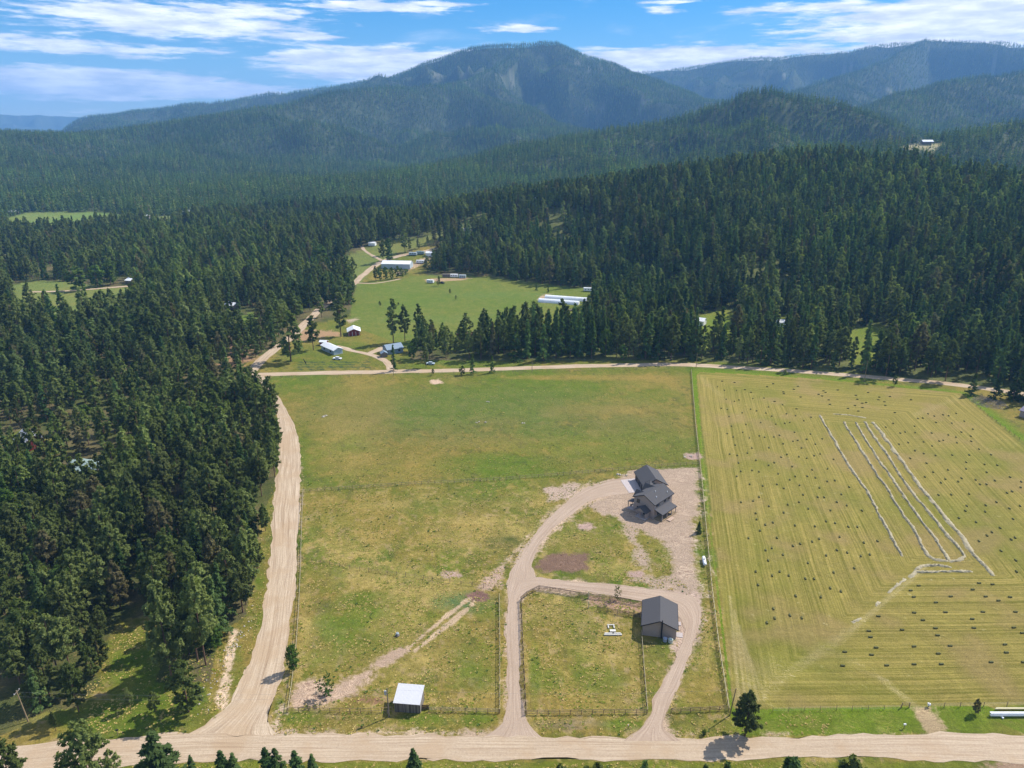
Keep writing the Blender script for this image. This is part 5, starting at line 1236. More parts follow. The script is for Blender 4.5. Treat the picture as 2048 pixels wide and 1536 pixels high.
for q, lab in ((at(1177, 1197), 'tall pale gate post at the upper corner of the barn pen'), (gp_, 'tall pale gate post at the lower corner of the barn pen')):
    g_ = thing('gate_post', lab, 'post', (q.x, q.y, 0)); MB().box((0, 0, 1.15), (.2, .2, 2.3)).build('post', M_RAILTOP, g_); MB().box((0, 0, 2.33), (.26, .26, .06)).build('cap', M_RAILTOP, g_)

# ---------------------------------------------------------------- utility poles and wires
def utility_pole(label, bx, by, h, lean=(0, 0), transformer=False, arm=True, r=.15):
    p = at(bx, by); e = thing('utility_pole', label, 'utility pole', (p.x, p.y, 0))
    t = Vector((lean[0], lean[1], h))
    MB().bar((0, 0, -.3), t, r, 8, r * .65).build('pole', M_POST if not transformer else M_GREYWOOD, e)
    c = t * .95
    if arm:
        MB().box((c.x, c.y, c.z), (.12, 1.9, .12)).build('crossarm', M_GREYWOOD, e)
    for dy in (-.8, 0, .8) if arm else (0,):
        MB().bar((c.x, c.y + dy, c.z + .06), (c.x, c.y + dy, c.z + .28), .05, 6).build('insulator', M_WHITE, e)
    if transformer:
        MB().bar((-.42, 0, h - 1.75), (-.42, 0, h - .85), .26, 10).bar((-.42, 0, h - .85), (-.42, 0, h - .75), .14, 8).build('transformer', simple('transformer_grey', (.45, .47, .48), .5, .1), e)
        MB().box((-.15, -.12, 1.6), (.3, .2, .9)).build('meter_box', M_GREYWOOD, e)
    return p + t * .95
T1 = utility_pole('utility pole with a grey transformer standing left of the white-roofed shed', 778, 1434, 7.9, transformer=True, arm=False)
T0 = utility_pole('leaning utility pole at the bottom left against the pines', 57, 1443, 8.2, (-.9, .2))
T2 = utility_pole('dark slim utility pole beside the large lone bushy pine', 1459, 1431, 7.6, (.6, -.2), arm=False)
T3 = utility_pole('utility pole between the hay field and the far road', 1728, 765, 11.5, arm=False)
T4 = utility_pole('utility pole at the far end of the long property fence', 1392, 736, 8, arm=False)
T5 = utility_pole('utility pole at the far road junction near the farm drive', 787, 752, 11, arm=False)
T6 = utility_pole('utility pole on the far road verge right of the wood gap', 1064, 745, 8, arm=False)
def wire(label, a, b, off=0):
    n = 14; bld = MB(); pts = []
    for i in range(n + 1):
        f = i / n; p = a + (b - a) * f; pts.append(Vector((p.x, p.y + off, p.z - (a - b).length * .016 * 4 * f * (1 - f))))
    for p, q in zip(pts, pts[1:]): bld.bar(p, q, .012, 3)
    tag(bld.build('power_line', M_WIRE), label, 'power line')
wire('upper power line sagging between the leaning pole and the transformer pole', T0, T1); wire('lower power line between the leaning pole and the transformer pole', T0 + Vector((0, 0, -1.2)), T1 + Vector((0, 0, -1.4)), .0)
wire('power line from the transformer pole to the slim dark pole', T1, T2)
wire('power line over the far road beside the hay field', T4, T3); wire('power line over the pasture end from the farm drive pole', T5, T6); wire('power line along the far road between verge poles', T6, T4)

# ---------------------------------------------------------------- hay: bales and windrows
Z4 = "387,131 537,147 1002,162 929,198 1300,192 1251,229 332,196 414,240 560,241 662,235 735,265 1125,260 1131,282 1332,322 1608,248 1632,267 1779,237 1550,290 1591,310 1672,357 1684,410 2016,350 1997,301 1987,425 1902,460 2028,491 436,348 535,373 590,357 757,341 891,334 1019,375 1115,415 376,457 449,472 731,468 801,488 629,511 946,441 915,514 986,552 1161,524 1283,465 1271,546 470,557 1458,565 1371,607 1203,627 1141,637 1034,648 852,629 674,653 501,672 636,747 448,762 521,802 716,813 836,789 900,805 1012,801 1078,783 1259,746 1450,767 1405,831 1594,825 1298,845 1241,855 1123,884 1510,889 950,933 746,936 545,901 1345,935 692,996 479,1008 569,1025 794,1084 1169,1013 1098,1047 1312,1041 1407,1058 1496,1028 1568,1006 1729,1073 584,1115 1015,1112 947,1144 1230,1159 1472,1198 1657,1186 612,1217 748,1206 831,1222 1062,1245 564,1277 1269,1279 1413,1277 1511,1294"
Z5 = "213,261 344,316 470,309 334,348 717,348 404,371 190,380 145,388 415,413 146,439 527,499 919,512 992,539 1096,524 1161,535 1249,508 799,567 857,562 508,626 1013,614 1198,621 1345,599 422,669 759,658 1445,693 592,738 649,726 767,733 960,738 1311,728 1157,760 1421,775 1246,787 1050,833 1097,824 866,842 1426,836 1258,853 685,851 577,869 965,890 1518,928 765,946 868,980 1007,1003 1203,998 1404,997 1660,993 708,1037 1366,1083 900,1094 1583,1108 1732,1119 1152,1172 1365,1160 979,1200 1608,1200 881,1255 1122,1280 1313,1271 1883,1258 1478,1290"
Z6 = "1203,113 719,167 876,187 1048,170 1131,218 1320,180 1654,134 1746,124 1560,211 1917,202 1363,295 833,320 1824,290 1538,323 1617,325 761,368 615,385 1314,384 1769,382 1178,413 1888,424 951,432 1426,463 1692,483 1129,510 792,519 803,592 1639,616 1748,637 999,630 1266,665 1506,675 908,657 1908,681 2017,682 843,727 705,818 1047,815 1803,802 1558,827 1473,860 1328,886 1241,912 986,937 912,963 1770,962 1895,993 1120,1018 1641,1026 1421,1117 942,1087 1980,1180 793,1220 1080,1221 1731,1231 991,1270 1190,1268 1391,1306 1496,1308"
Z7 = "1070,146 1274,134 1528,166 1606,165 1706,122 2015,136 2008,202 1041,290 1192,287 1401,277 1907,250 1847,266 1723,375 1374,419 1597,413 1357,478 1591,487 1877,450 2001,420 1281,563 1919,574 1483,611 1766,679 1669,729 1612,769 1518,834 1943,794 1896,815 1777,950 1951,1061 1959,1192 142,476 163,853 323,834 127,1010 233,992"
Z8 = "418,152 861,171 925,191 648,219 803,226 512,298 613,338 520,356 686,354 472,384 1402,156 1353,186 1372,225 1772,140 1855,148 1733,180 1599,222 1813,223 1962,226 1508,259 1891,248 1374,322 1567,319 1795,317 1995,317 1428,367 1155,344 1730,360 1097,434 1300,427 1505,417 1740,415 1985,413 1107,471 1518,460 2037,446 1141,536 1374,529 1595,525 1931,517 949,562 1113,580 1522,573 1939,566 936,647 1206,645 1374,638 1541,637 1846,625 2045,625"
spots = []
for s_, sc_, ox, oy in ((Z4, 2048 / 340, 1380, 740), (Z5, 2048 / 348, 1700, 740), (Z6, 2048 / 340, 1380, 940), (Z7, 2048 / 348, 1700, 940), (Z8, 2048 / 668, 1380, 1120)):
    for q in s_.split():
        a, b = map(float, q.split(',')); spots.append((ox + a / sc_, oy + b / sc_))
def edge_dir(x, y):
    best = None
    for (a, b), _ in HAYE:
        nr = np.array([b[1] - a[1], a[0] - b[0]]); nr /= np.linalg.norm(nr)
        d = abs((x - a[0]) * nr[0] + (y - a[1]) * nr[1])
        if best is None or d < best[0]: best = (d, math.atan2(b[1] - a[1], b[0] - a[0]))
    return best
bale_me = []
for s_ in range(3):
    g = np.random.default_rng(s_); nx, ny, nz = 7, 3, 3
    bm_ = MB().box((0, 0, .24), (1.2, .56, .48)); me = bm_.mesh('hay_bale', M_BALE)
    import bmesh
    bb = bmesh.new(); bb.from_mesh(me); bmesh.ops.bevel(bb, geom=bb.edges[:], offset=.05, segments=1, affect='EDGES'); bmesh.ops.subdivide_edges(bb, edges=[e_ for e_ in bb.edges if e_.calc_length() > .6], cuts=3)
    for v_ in bb.verts: v_.co += Vector(g.normal(0, .014, 3))
    bb.to_mesh(me); bb.free(); bale_me.append(me)
rgb = random.Random(12)
for i, (a, b) in enumerate(spots):
    p = at(a, b + 1.0); ed = edge_dir(p.x, p.y)
    o = link('hay_bale', bale_me[i % 3], None, (p.x, p.y, 0.0), ed[1] + rgb.gauss(0, .09))
    if b > 1160 and a > 1690: lab, gp = 'small dark hay bale lying broadside in the rows nearest the bottom road', 'bales in the bottom rows'
    elif b < 835 and ed[1] and abs(math.sin(ed[1])) < .35: lab, gp = 'small dark hay bale in the rows at the far road end', 'bales in the far rows'
    elif a > 1800: lab, gp = 'small dark hay bale in the rows right of the unbaled windrows', 'bales in the right rows'
    else: lab, gp = 'small dark hay bale between the long fence and the unbaled windrows', 'bales in the left rows'
    o.scale = (.82, .75, .75); tag(o, lab, 'hay bale', gp)
def windrow(label, pts, w=1.0, hgt=.42, seed=0):
    W = [at(*p) for p in pts]; cum = [0]
    for a, b in zip(W, W[1:]): cum.append(cum[-1] + (b - a).length)
    n = int(cum[-1] / .35); g = np.random.default_rng(seed); V = []; nx = 6
    for i in range(n + 1):
        t = cum[-1] * i / n; k = min(max(int(np.searchsorted(cum, t, side='right')) - 1, 0), len(W) - 2)
        f = (t - cum[k]) / (cum[k + 1] - cum[k]); p = W[k].lerp(W[k + 1], f); d = (W[k + 1] - W[k]).normalized(); s_ = Vector((-d.y, d.x, 0))
        wob = (vnoise(np.array([t / 6.]), np.array([seed * 3.]), 9)[0] - .5) * .5 + (vnoise(np.array([t / 1.5]), np.array([seed * 5.]), 9)[0] - .5) * .3
        ww = w * (.6 + .8 * vnoise(np.array([t / 2.5]), np.array([seed * 7.]), 8)[0]); end = min(1, t / 1.0, (cum[-1] - t) / 1.0 + .1)
        for j in range(nx + 1):
            u = j / nx * 2 - 1; h = hgt * max(0, 1 - u * u) * end * g.uniform(.5, 1.5)
            q = p + s_ * (wob + u * ww / 2 + g.normal(0, .09)) + d * g.normal(0, .1)
            V.append((q.x, q.y, h + .01 if abs(u) < .99 else -.03))
    Fq = [(i * (nx + 1) + j, i * (nx + 1) + j + 1, (i + 1) * (nx + 1) + j + 1, (i + 1) * (nx + 1) + j) for i in range(n) for j in range(nx)]
    me = np_mesh('hay_windrow', V, Fq, M_HAY)
    tag(link('hay_windrow', me), label, 'windrow')
windrow('leftmost of the long pale hay windrows, set apart from the others', [(1640, 830), (1648, 848), (1668, 880), (1700, 935), (1735, 985), (1765, 1040), (1783, 1075), (1803, 1113)], seed=1)
windrow('second long hay windrow from the left, hooking right at its lower end', [(1687.5, 843), (1699, 864), (1723, 901), (1746, 938), (1773, 975), (1797, 1016), (1820, 1049), (1840, 1083), (1855.5, 1110), (1870, 1119), (1897, 1123)], seed=2)
windrow('third and middle one of the long pale hay windrows', [(1711, 844), (1729.5, 878), (1756, 918), (1783, 955), (1810, 994), (1837, 1032), (1864, 1069), (1884, 1096), (1897.5, 1121)], seed=3)
windrow('fourth long hay windrow, curling back at its lower end', [(1729.5, 843), (1750, 876), (1776.5, 913), (1803, 955), (1834, 995.5), (1864, 1032), (1891, 1066), (1914, 1093), (1929, 1113), (1915, 1123), (1899, 1124)], seed=4)
windrow('rightmost and longest of the pale hay windrows', [(1746, 844), (1766.5, 871), (1793, 908), (1820, 945), (1844, 979), (1871, 1009), (1894, 1039), (1924, 1073), (1948, 1110), (1971, 1133), (1986, 1152)], seed=5, w=1.5)
windrow('upper short windrow below the long ones', [(1828, 1141), (1843, 1131), (1877, 1130), (1902, 1134)], seed=6, w=1.0)
windrow('lower short straight windrow below the long ones', [(1818, 1155), (1831, 1144), (1864, 1144), (1904, 1142.5), (1944, 1142.5)], seed=7, w=1.0)
windrow('thin curved wisp of hay above the long windrows', [(1666, 828), (1696, 830), (1733, 836)], seed=8, w=.8, hgt=.2)
for k_, (a_, b_, lab) in enumerate([((1812, 1158), (1800, 1168), 'scrap of hay next to the lower short windrow'), ((1797, 1166), (1775, 1186), 'scrap of hay strewn down the diagonal seam of the rows'), ((1758, 1203), (1750, 1212), 'small scrap of hay on the diagonal seam'), ((1722, 1235), (1706, 1246), 'lowest pale scrap of hay on the diagonal seam')]):
    windrow(lab, [a_, b_], seed=10 + k_, w=.9, hgt=.2)

# ---------------------------------------------------------------- things about the yard and the farms
p = at(1408, 1126); e = thing('propane_tank', 'white propane tank lying on the grass left of the long fence', 'tank', (p.x, p.y, 0), R(-8))
b = MB(); n = 12
prof = [(-2.15, .05), (-2.1, .3), (-1.9, .46), (-1.6, .52), (1.6, .52), (1.9, .46), (2.1, .3), (2.15, .05)]
vs = [(r_ * math.cos(2 * math.pi * j / n), y_, .78 + r_ * math.sin(2 * math.pi * j / n)) for y_, r_ in prof for j in range(n)]
b.add(vs, [(i * n + j, i * n + (j + 1) % n, (i + 1) * n + (j + 1) % n, (i + 1) * n + j) for i in range(len(prof) - 1) for j in range(n)] + [tuple(range(n))[::-1], tuple(range((len(prof) - 1) * n, len(prof) * n))])
b.build('shell', M_WHITE, e, True); MB().bar((0, 0, 1.28), (0, 0, 1.5), .2, 10).build('valve_dome', M_GREYWOOD, e)
for y_ in (-1.2, 1.2): MB().box((0, y_, .13), (.9, .3, .3)).build('foot', M_CONC, e)
def beams(name, label, cat, px, py, items, rz=0.0, mat=M_WHITE):
    p = at(px, py); e = thing(name, label, cat, (p.x, p.y, 0), rz)
    for c, d in items: MB().box(c, d).build('beam', mat, e)
    return e
M_STONE = simple('pale_stone', (.46, .41, .34), .9, .2, 3.0, .1)
PALE = simple('pale_timber', (.66, .63, .57), .7, .12, 3.0, .2)
beams('timber_rack', 'pale H-shaped timber frame lying in the corral left of the barn', 'frame', 1222, 1254, [((0, .5, .3), (1.9, .22, .22)), ((-.7, -.1, .15), (.25, 1.1, .3)), ((.75, -.1, .15), (.25, 1.1, .3))], mat=PALE)
beams('timber_slab', 'pale square slab between the timber frame and the long beams', 'slab', 1225.5, 1263, [((0, 0, .2), (1.5, .7, .4))], mat=PALE)
e = beams('timber_stack', 'long pale beams stacked crossways in the corral', 'timber', 1226, 1270.5, [((0, 0, .2), (4.5, .35, .3)), ((-.9, .25, .42), (2.4, .3, .16)), ((.9, .28, .42), (2.2, .28, .16)), ((.3, .5, .15), (3.0, .25, .25))], mat=PALE)
e = beams('beam_stack', 'long white beams lying on the verge at the bottom right edge', 'timber', 2030, 1434, [((0, 0, .55), (11, .35, .35)), ((.3, .5, .55), (10.5, .4, .3)), ((0, .25, .9), (10.8, .5, .2)), ((-3, .2, .2), (.3, 1.6, .3)), ((3, .2, .2), (.3, 1.6, .3))])
beams('pole_stack', 'thin pale pole lying behind the long white beams at the bottom right', 'timber', 2035, 1420, [((0, 0, .35), (10, .22, .22)), ((.2, .3, .3), (9.6, .18, .18))], mat=M_RAILTOP)
def barrel(label, px, py, mat, r=.55, h=.9):
    p = at(px, py); e = thing('water_tank', label, 'tank', (p.x, p.y, 0)); MB().bar((0, 0, 0), (0, 0, h), r, 14).build('body', mat, e); MB().bar((0, 0, h), (0, 0, h + .12), r * .6, 12).build('lid', mat, e); MB().bar((0, 0, h * .5), (0, 0, h * .5 + .06), r * 1.04, 14).build('band', M_GREYWOOD, e)
barrel('bluish round tank in the shade at the front of the barn', 1330, 1282, simple('grey_blue_plastic', (.38, .42, .50), .5, .1)); barrel('pale green-white round tank at the barn front corner', 1341, 1284, simple('pale_green_plastic', (.55, .60, .52), .5, .1), .6)
def vehicle(name, label, cat, px, py, L_, W_, Hh, mat, rz, box=False, group=None):
    p = (at(px, py) if py > 640 else hit(px, py)); e = thing(name, label, cat, (p.x, p.y, p.z), rz, group)
    if box:
        bb = MB().prism([(-W_ / 2, .5), (W_ / 2, .5), (W_ / 2, Hh - .15), (W_ / 2 - .2, Hh), (-W_ / 2 + .2, Hh), (-W_ / 2, Hh - .15)], -L_ / 2, L_ / 2); bb.build('body', mat, e)
        for y_ in (-L_ * .28, 0, L_ * .28):
            for s in (-1, 1): MB().box((s * (W_ / 2 + .01), y_, Hh * .62), (.04, .9, .6)).build('window', M_GLASS, e)
        MB().box((0, 0, Hh + .12), (.7, .9, .2)).build('roof_unit', mat, e)
        MB().box((0, -L_ / 2 - .6, .5), (.15, 1.2, .12)).build('hitch', M_TRIM, e)
    else:
        bb = MB().box((0, 0, .62), (W_, L_, .62)); bb.build('body', mat, e)
        MB().prism([(-W_ / 2 + .08, .93), (W_ / 2 - .08, .93), (W_ / 2 - .25, Hh), (-W_ / 2 + .25, Hh)], -L_ * .22, L_ * .2).build('cabin', M_GLASS, e)
        MB().box((0, -.05, Hh + .02), (W_ - .55, L_ * .40, .05)).build('roof', mat, e)
        for y_ in (-L_ / 2 - .02, L_ / 2 + .02): MB().box((0, y_, .45), (W_ * .95, .1, .2)).build('bumper', M_TRIM, e)
    for y_ in (-L_ * .3, L_ * .3):
        for s in (-1, 1): MB().bar((s * (W_ / 2 - .2), y_, .33), (s * (W_ / 2 + .02), y_, .33), .33, 10).build('wheel', M_RUBBER, e)
    return e
vehicle('parked_car', 'white car parked at the end of the long pale blue shed', 'car', 675, 719, 4.8, 1.9, 1.55, M_WHITE, R(80))
vehicle('parked_car', 'pale car parked in the shade beside the far road', 'car', 861, 729, 4.6, 1.9, 1.5, M_BLUEWALL, R(82))
vehicle('camper_trailer', 'white camper trailer beside the plastic tunnels', 'camper', 1177, 583, 8, 2.5, 3.0, M_WHITE, R(78), True)
vehicle('camper_trailer', 'white trailer left of the dark pine at the top of the meadow', 'camper', 861, 566, 6, 2.4, 2.8, M_WHITE, R(70), True)
vehicle('parked_car', 'dark car parked right of the dark pine at the top of the meadow', 'car', 884, 567, 4.6, 1.9, 1.6, M_TRIM, R(60))
vehicle('camper_trailer', 'grey left camper of the three under trees above the meadow', 'camper', 893, 555, 7, 2.5, 3.0, M_GREYWOOD, R(85), True)
vehicle('camper_trailer', 'white middle camper of the three under trees above the meadow', 'camper', 908, 555, 7, 2.5, 3.0, M_WHITE, R(85), True)
vehicle('camper_trailer', 'bluish right camper of the three under trees above the meadow', 'camper', 925, 556, 6, 2.4, 2.8, M_BLUEWALL, R(85), True)
vehicle('camper_trailer', 'white camper behind the right end of the white arena building', 'camper', 841, 527, 8, 2.5, 3.0, M_WHITE, R(80), True)
vehicle('camper_trailer', 'grey camper beside the lane above the white arena building', 'camper', 826, 511, 8, 2.5, 3.0, M_BLUEWALL, R(85), True)
vehicle('camper_trailer', 'pale green camper right of the grey one above the white arena building', 'camper', 841, 509, 8, 2.5, 3.0, M_GREENROOF, R(80), True)
bshed('shed', 'small white building right of the campers above the arena building', 'shed', 862, 512, 6, 9, 3, 4.2, M_WHITE, M_WHITE, R(80), .3)
def junk(name, label, cat, px, py, rx, ry, n, mats, seed, s=(.5, 1.6), hh=.35):
    p = at(px, py); e = thing(name, label, cat, (p.x, p.y, 0)); g = random.Random(seed)
    for i in range(n):
        a = g.uniform(0, 6.28); r_ = math.sqrt(g.random()); d = (g.uniform(*s), g.uniform(s[0], s[1]) * .7, g.uniform(.08, hh))
        MB().box((0, 0, d[2] / 2), d).build('piece', g.choice(mats), e, loc=(math.cos(a) * rx * r_, math.sin(a) * ry * r_, i * .004), rz=g.uniform(0, 3))
junk('debris_pile', 'patch of pale sheets and pipes laid out on the meadow by the tunnels', 'debris', 1059, 619, 4.6, 5, 36, [M_WHITE, PALE, M_BROWNROOF, M_BLUEWALL], 5)
junk('debris_pile', 'small brown pile on the meadow in front of the tunnels', 'debris', 1141, 621, 3, 2, 16, [M_SLASH, M_BROWNROOF], 6, hh=.8)
def brush(label, px, py, rx, ry, n, seed, mat=M_SLASH, Lh=2.6):
    p = at(px, py); g = random.Random(seed); b = MB()
    for i in range(n):
        a = g.uniform(0, 6.28); r_ = math.sqrt(g.random()); c = Vector((math.cos(a) * rx * r_, math.sin(a) * ry * r_, g.uniform(.1, .9) * (1.2 - r_)))
        d = Vector((g.gauss(0, 1), g.gauss(0, 1), g.gauss(0, .25))).normalized() * g.uniform(.5, 1) * Lh / 2
        b.bar(c - d, c + d, .06, 3, .03)
    o = b.build('brush_pile', mat, loc=(p.x, p.y, 0)); tag(o, label, 'brush pile')
brush('grey-green brush pile at the right end of the far road', 1978, 806, 7.5, 8, 420, 3)
brush('low heap of grey poles left of the brush pile', 1966, 796, 2.5, 3, 60, 4, M_GREYWOOD, 3.5)
brush('dead brown brush heap in the middle of the left forest', 340, 918, 4, 4, 160, 5, simple('dead_brown', (.12, .07, .05), .95, .3))
brush('twigs of dry brush beside the lone tree on the trampled dirt', 637, 1389, 1.2, .8, 26, 6, M_SLASH, 1.5)
def sprayed_rock(label, px, py, n, seed, rx=1.2, ry=.8, s=(.25, .6)):
    p = at(px, py); e = thing('rock_pile', label, 'rocks', (p.x, p.y, 0)); g = random.Random(seed)
    for i in range(n):
        b = None; k = g.uniform(*s); vs = [Vector((g.gauss(0, 1), g.gauss(0, 1), abs(g.gauss(0, .6)))).normalized() * k for _ in range(14)]
        bb = bmesh.new(); [bb.verts.new(v_) for v_ in vs]; bmesh.ops.convex_hull(bb, input=bb.verts); me = bpy.data.meshes.new('rock'); bb.to_mesh(me); bb.free(); me.materials.append(M_STONE)
        link('rock', me, e, (g.gauss(0, rx), g.gauss(0, ry), .02))
sprayed_rock('pale rocks on the left part of the upper pasture', 649, 834, 5, 1); sprayed_rock('pale rocks in the middle of the upper pasture', 957, 845, 5, 2); sprayed_rock('few pale rocks right of the middle of the upper pasture', 1047, 848, 4, 3); sprayed_rock('pale rocks in the upper part of the pasture', 976, 804, 4, 4)
sprayed_rock('pale rocks by the fence corner above the house yard', 1379, 914, 6, 5, 1.6, .8); sprayed_rock('pale rocks at the rail fence left of the garage', 1238, 950, 5, 6, 1.5, .5)
sprayed_rock('rubble of stones along the ditch between the forest and the left road', 452, 1320, 60, 7, .9, 9, (.12, .28))
# dead snag, sprinkler, signs and markers
p = at(612, 727); e = thing('dead_snag', 'leaning blackened dead trunk on the garden lawn', 'dead tree', (p.x, p.y, 0)); MB().bar((0, 0, 0), (-1.2, 0, 2.6), .3, 7, .18).build('trunk', M_TRIM, e); MB().bar((-.6, 0, 1.3), (.6, .1, 1.0), .12, 5, .05).build('limb', M_TRIM, e)
def post_sign(label, px, py, h=1.2, box=(.5, .22, .28), mat=M_WHITE, name='mailbox', cat='mailbox'):
    p = at(px, py); e = thing(name, label, cat, (p.x, p.y, 0)); MB().box((0, 0, h / 2), (.1, .1, h)).build('post', M_POST, e); MB().box((0, 0, h + box[2] / 2), box).build('box', mat, e)
post_sign('dark mailbox on a post at the upper edge of the bottom road, left side', 236, 1470, mat=M_TRIM); post_sign('white marker post near the foot of the right drive', 1256, 1458, .9, (.14, .1, .3), name='marker_post', cat='marker')
post_sign('tilted white mailbox on the verge below the hay field', 1808, 1457, 1.0); post_sign('white tank-like box on a post at the hay field gate', 1857, 1414, .5, (.5, .5, .5), name='gate_box', cat='box')
post_sign('white reflector stake by the road junction', 418, 1427, .8, (.12, .08, .35), name='marker_post', cat='marker'); post_sign('dark mailbox on the near side of the far road', 1567, 749, 1.2, (1.0, .4, .5), M_TRIM)
p = at(795, 1272); e = thing('water_hydrant', 'grey water hydrant standing alone in the lower left paddock', 'hydrant', (p.x, p.y, 0)); MB().bar((0, 0, 0), (0, 0, 1.1), .1, 8).build('stand', M_GREYWOOD, e); MB().bar((0, 0, .7), (0, 0, 1.0), .42, 10, .3).build('bowl', M_BLUEWALL, e); MB().bar((0, 0, .25), (0, 0, .32), .6, 10).build('base', M_GREYWOOD, e)
b = MB(); q0 = at(744, 1232)
for i in range(12):
    a0, a1 = R(110 + i * 12), R(110 + (i + 1) * 12); b.bar((math.cos(a0) * 1.3, math.sin(a0) * 1.3 * 1.1, .06), (math.cos(a1) * 1.3, math.sin(a1) * 1.3 * 1.1, .06), .05, 5)
tag(b.build('hose', M_RUBBER, loc=(q0.x + .8, q0.y, 0)), 'black hose lying in an arc on the lush grass of the left paddock', 'hose')
p = hit(636, 187); e = thing('radio_mast', 'tiny radio mast on the ridge left of the big mountain', 'mast', (p.x, p.y, p.z))
MB().bar((0, 0, 0), (0, 0, 55), 1.2, 4, .5).build('mast', M_GREYWOOD, e); MB().box((0, 0, 40), (5, 5, 1.2)).build('platform', M_GREYWOOD, e)

# ---------------------------------------------------------------- rough grass
def tufts():
    rg = np.random.default_rng(17)
    M_A = simple('dry_grass_blades', (0.50, 0.38, 0.13), .9, .3, 2., .05); M_B = simple('green_grass_blades', (0.19, 0.225, 0.025), .9, .35, 2., .05); M_C = simple('rank_weed_leaves', (0.085, 0.140, 0.028), .9, .3, 2., .05)
    src = []
    for k, (m_, r_, h_, n_, lab, px, py) in enumerate([(M_A, .34, .17, 12, 'dry straw-coloured grass tuft right beside the transformer pole', 770, 1444), (M_B, .36, .15, 12, 'green grass tuft on the verge below the white-roofed shed', 870, 1446), (M_C, .42, .26, 14, 'dark weed clump on the verge at the foot of the main driveway', 985, 1440)]):
        V = []; F_ = []
        for j in range(n_):
            a = rg.uniform(0, 6.28); c = np.array([math.cos(a), math.sin(a), 0]); t_ = np.array([-math.sin(a), math.cos(a), 0]); b0 = c * r_ * .2; w_ = .055
            e_ = c * r_ * rg.uniform(.5, 1.1) + np.array([0, 0, h_ * rg.uniform(.5, 1.1)]); md_ = (b0 + e_) / 2 + np.array([0, 0, h_ * .15])
            i0 = len(V); V += [b0 - t_ * w_, b0 + t_ * w_, md_ + t_ * w_ * 1.2, md_ - t_ * w_ * 1.2, e_]; F_ += [(i0, i0 + 1, i0 + 2, i0 + 3), (i0 + 3, i0 + 2, i0 + 4)]
        me = bpy.data.meshes.new('grass_tuft'); me.from_pydata([tuple(v) for v in V], [], F_); me.materials.append(m_)
        p = at(px, py); src.append(tag(link('grass_tuft', me, None, (p.x, p.y, 0)), lab, 'grass tuft'))
    n = 230000
    d = np.sqrt(rg.uniform(100 ** 2, 330 ** 2, n)); a = rg.uniform(R(-38), R(30), n); X = np.sin(a) * d; Y = np.cos(a) * d
    px, py, _ = proj(X, Y, np.zeros(n))
    okp = np.zeros(n, bool); 
    for poly in ([(-200, 1480), (60, 1425), (200, 1360), (230, 1250), (320, 1250), (430, 1300), (490, 1230), (520, 1080), (560, 900), (540, 800), (600, 770), (1385, 745), (1400, 930), (1462, 1425), (2300, 1412), (2400, 1466), (1350, 1474), (1000, 1470), (545, 1470), (300, 1466)],
                 [(-400, 1548), (500, 1528), (1900, 1526), (2500, 1560), (2500, 1900), (-400, 1900)]):
        okp |= inpoly(px, py, poly)
    for poly in ([(548, 800), (590, 850), (603, 920), (598, 1100), (576, 1290), (545, 1420), (545, 1470), (350, 1480), (430, 1437), (490, 1350), (525, 1230), (550, 1000), (556, 860)],
                 [(960, 1480), (1013, 1415), (1012, 1200), (1020, 1145), (1083, 1050), (1155, 985), (1235, 957), (1275, 985), (1176, 1004), (1104, 1062), (1064, 1130), (1345, 1184), (1403, 1200), (1401, 1250), (1332, 1430), (1350, 1480), (1262, 1470), (1366, 1276), (1352, 1222), (1060, 1182), (1043, 1210), (1047, 1400), (1090, 1480)],
                 [(1225, 962), (1330, 936), (1396, 933), (1400, 1195), (1345, 1150), (1345, 1105), (1300, 1065), (1190, 1028), (1200, 990)], [(1058, 1102), (1183, 1102), (1183, 1150), (1058, 1150)], [(1278, 1190), (1400, 1190), (1380, 1285), (1280, 1285)], [(782, 1375), (842, 1375), (860, 1432), (782, 1432)],
                 [(590, 1365), (665, 1368), (800, 1294), (820, 1300), (712, 1392), (585, 1418)]):
        okp &= ~inpoly(px, py, poly)
    lush = np.maximum(fbm(X / 14, Y / 14, 31, 4, .6), 0); cl = fbm(X / 5., Y / 5., 181, 3)
    okp &= rg.uniform(0, 1, n) < (.25 + 1.0 * sstep(cl, .42, .6)) * (.10 + .90 * sstep(d, 310, 130)) * .62
    X, Y, lush, d = X[okp], Y[okp], lush[okp], d[okp]; m_ = len(X)
    u = rg.uniform(0, 1, m_); dryf = np.clip(1.1 - 1.1 * lush - .25 * (d > 215), .15, .8)
    kind = np.where(u < dryf, 0, np.where(rg.uniform(0, 1, m_) < .93, 1, 2)).astype(np.int32)
    me = bpy.data.meshes.new('rough_grass'); me.vertices.add(m_); me.vertices.foreach_set('co', np.stack([X, Y, np.zeros(m_)], 1).astype(np.float32).ravel())
    for nm, val, ty in (('sc', (.45 + .8 * rg.uniform(0, 1, m_) ** 2).astype(np.float32), 'FLOAT'), ('rot', rg.uniform(0, 6.28, m_).astype(np.float32), 'FLOAT'), ('kind', kind, 'INT')):
        q = me.attributes.new(nm, ty, 'POINT'); q.data.foreach_set('value', val)
    o = link('rough_grass', me); tag(o, 'rough tufted grass covering the paddocks and road verges', 'grass', None, 'stuff')
    ng = bpy.data.node_groups.new('rough_grass', 'GeometryNodeTree')
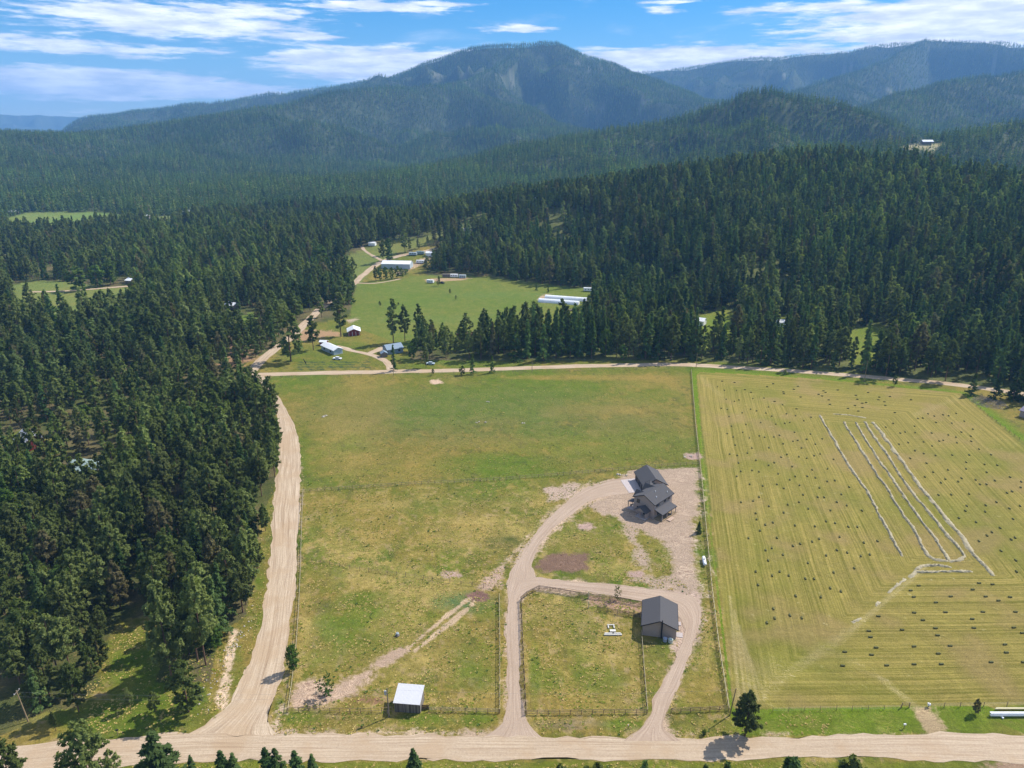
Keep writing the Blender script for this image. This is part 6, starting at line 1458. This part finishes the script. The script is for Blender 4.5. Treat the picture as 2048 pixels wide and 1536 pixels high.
    ng.interface.new_socket('Geometry', in_out='INPUT', socket_type='NodeSocketGeometry'); ng.interface.new_socket('Geometry', in_out='OUTPUT', socket_type='NodeSocketGeometry')
    N = ng.nodes; Lk = ng.links; gi = N.new('NodeGroupInput'); go = N.new('NodeGroupOutput'); jo = N.new('GeometryNodeJoinGeometry')
    def na(name, ty):
        q = N.new('GeometryNodeInputNamedAttribute'); q.data_type = ty; q.inputs['Name'].default_value = name; return q.outputs[0]
    sc_, rt_, kd_ = na('sc', 'FLOAT'), na('rot', 'FLOAT'), na('kind', 'INT'); cr = N.new('ShaderNodeCombineXYZ'); Lk.new(rt_, cr.inputs[2])
    for kk, ob in enumerate(src):
        eq = N.new('FunctionNodeCompare'); eq.data_type = 'INT'; eq.operation = 'EQUAL'; Lk.new(kd_, eq.inputs[2]); eq.inputs[3].default_value = kk
        oi = N.new('GeometryNodeObjectInfo'); oi.inputs['Object'].default_value = ob; oi.transform_space = 'ORIGINAL'
        ip = N.new('GeometryNodeInstanceOnPoints'); Lk.new(gi.outputs[0], ip.inputs['Points']); Lk.new(eq.outputs[0], ip.inputs['Selection']); Lk.new(oi.outputs['Geometry'], ip.inputs['Instance'])
        Lk.new(cr.outputs[0], ip.inputs['Rotation']); Lk.new(sc_, ip.inputs['Scale']); Lk.new(ip.outputs[0], jo.inputs[0])
    Lk.new(jo.outputs[0], go.inputs[0]); o.modifiers.new('rough_grass', 'NODES').node_group = ng
    
tufts()

# ---------------------------------------------------------------- haze: even pale air round the whole valley
HAZE_DENSITY = 0.000098
def haze():
    m = bpy.data.materials.new('haze_air'); m.use_nodes = True; t = NT(m.node_tree); t.n.clear()
    v = t.node('ShaderNodeVolumePrincipled'); v.inputs['Density'].default_value = HAZE_DENSITY
    v.inputs['Color'].default_value = (0.24, 0.53, 1.0, 1); v.inputs['Anisotropy'].default_value = 0.0
    o = t.node('ShaderNodeOutputMaterial'); t.l.new(v.outputs[0], o.inputs['Volume'])
    b = MB().box((0, 0, 0), (31000, 31000, 972)); h = b.build('haze', m, loc=(0, 0, 972 / 2 - 2))
    h['kind'] = 'stuff'
haze()
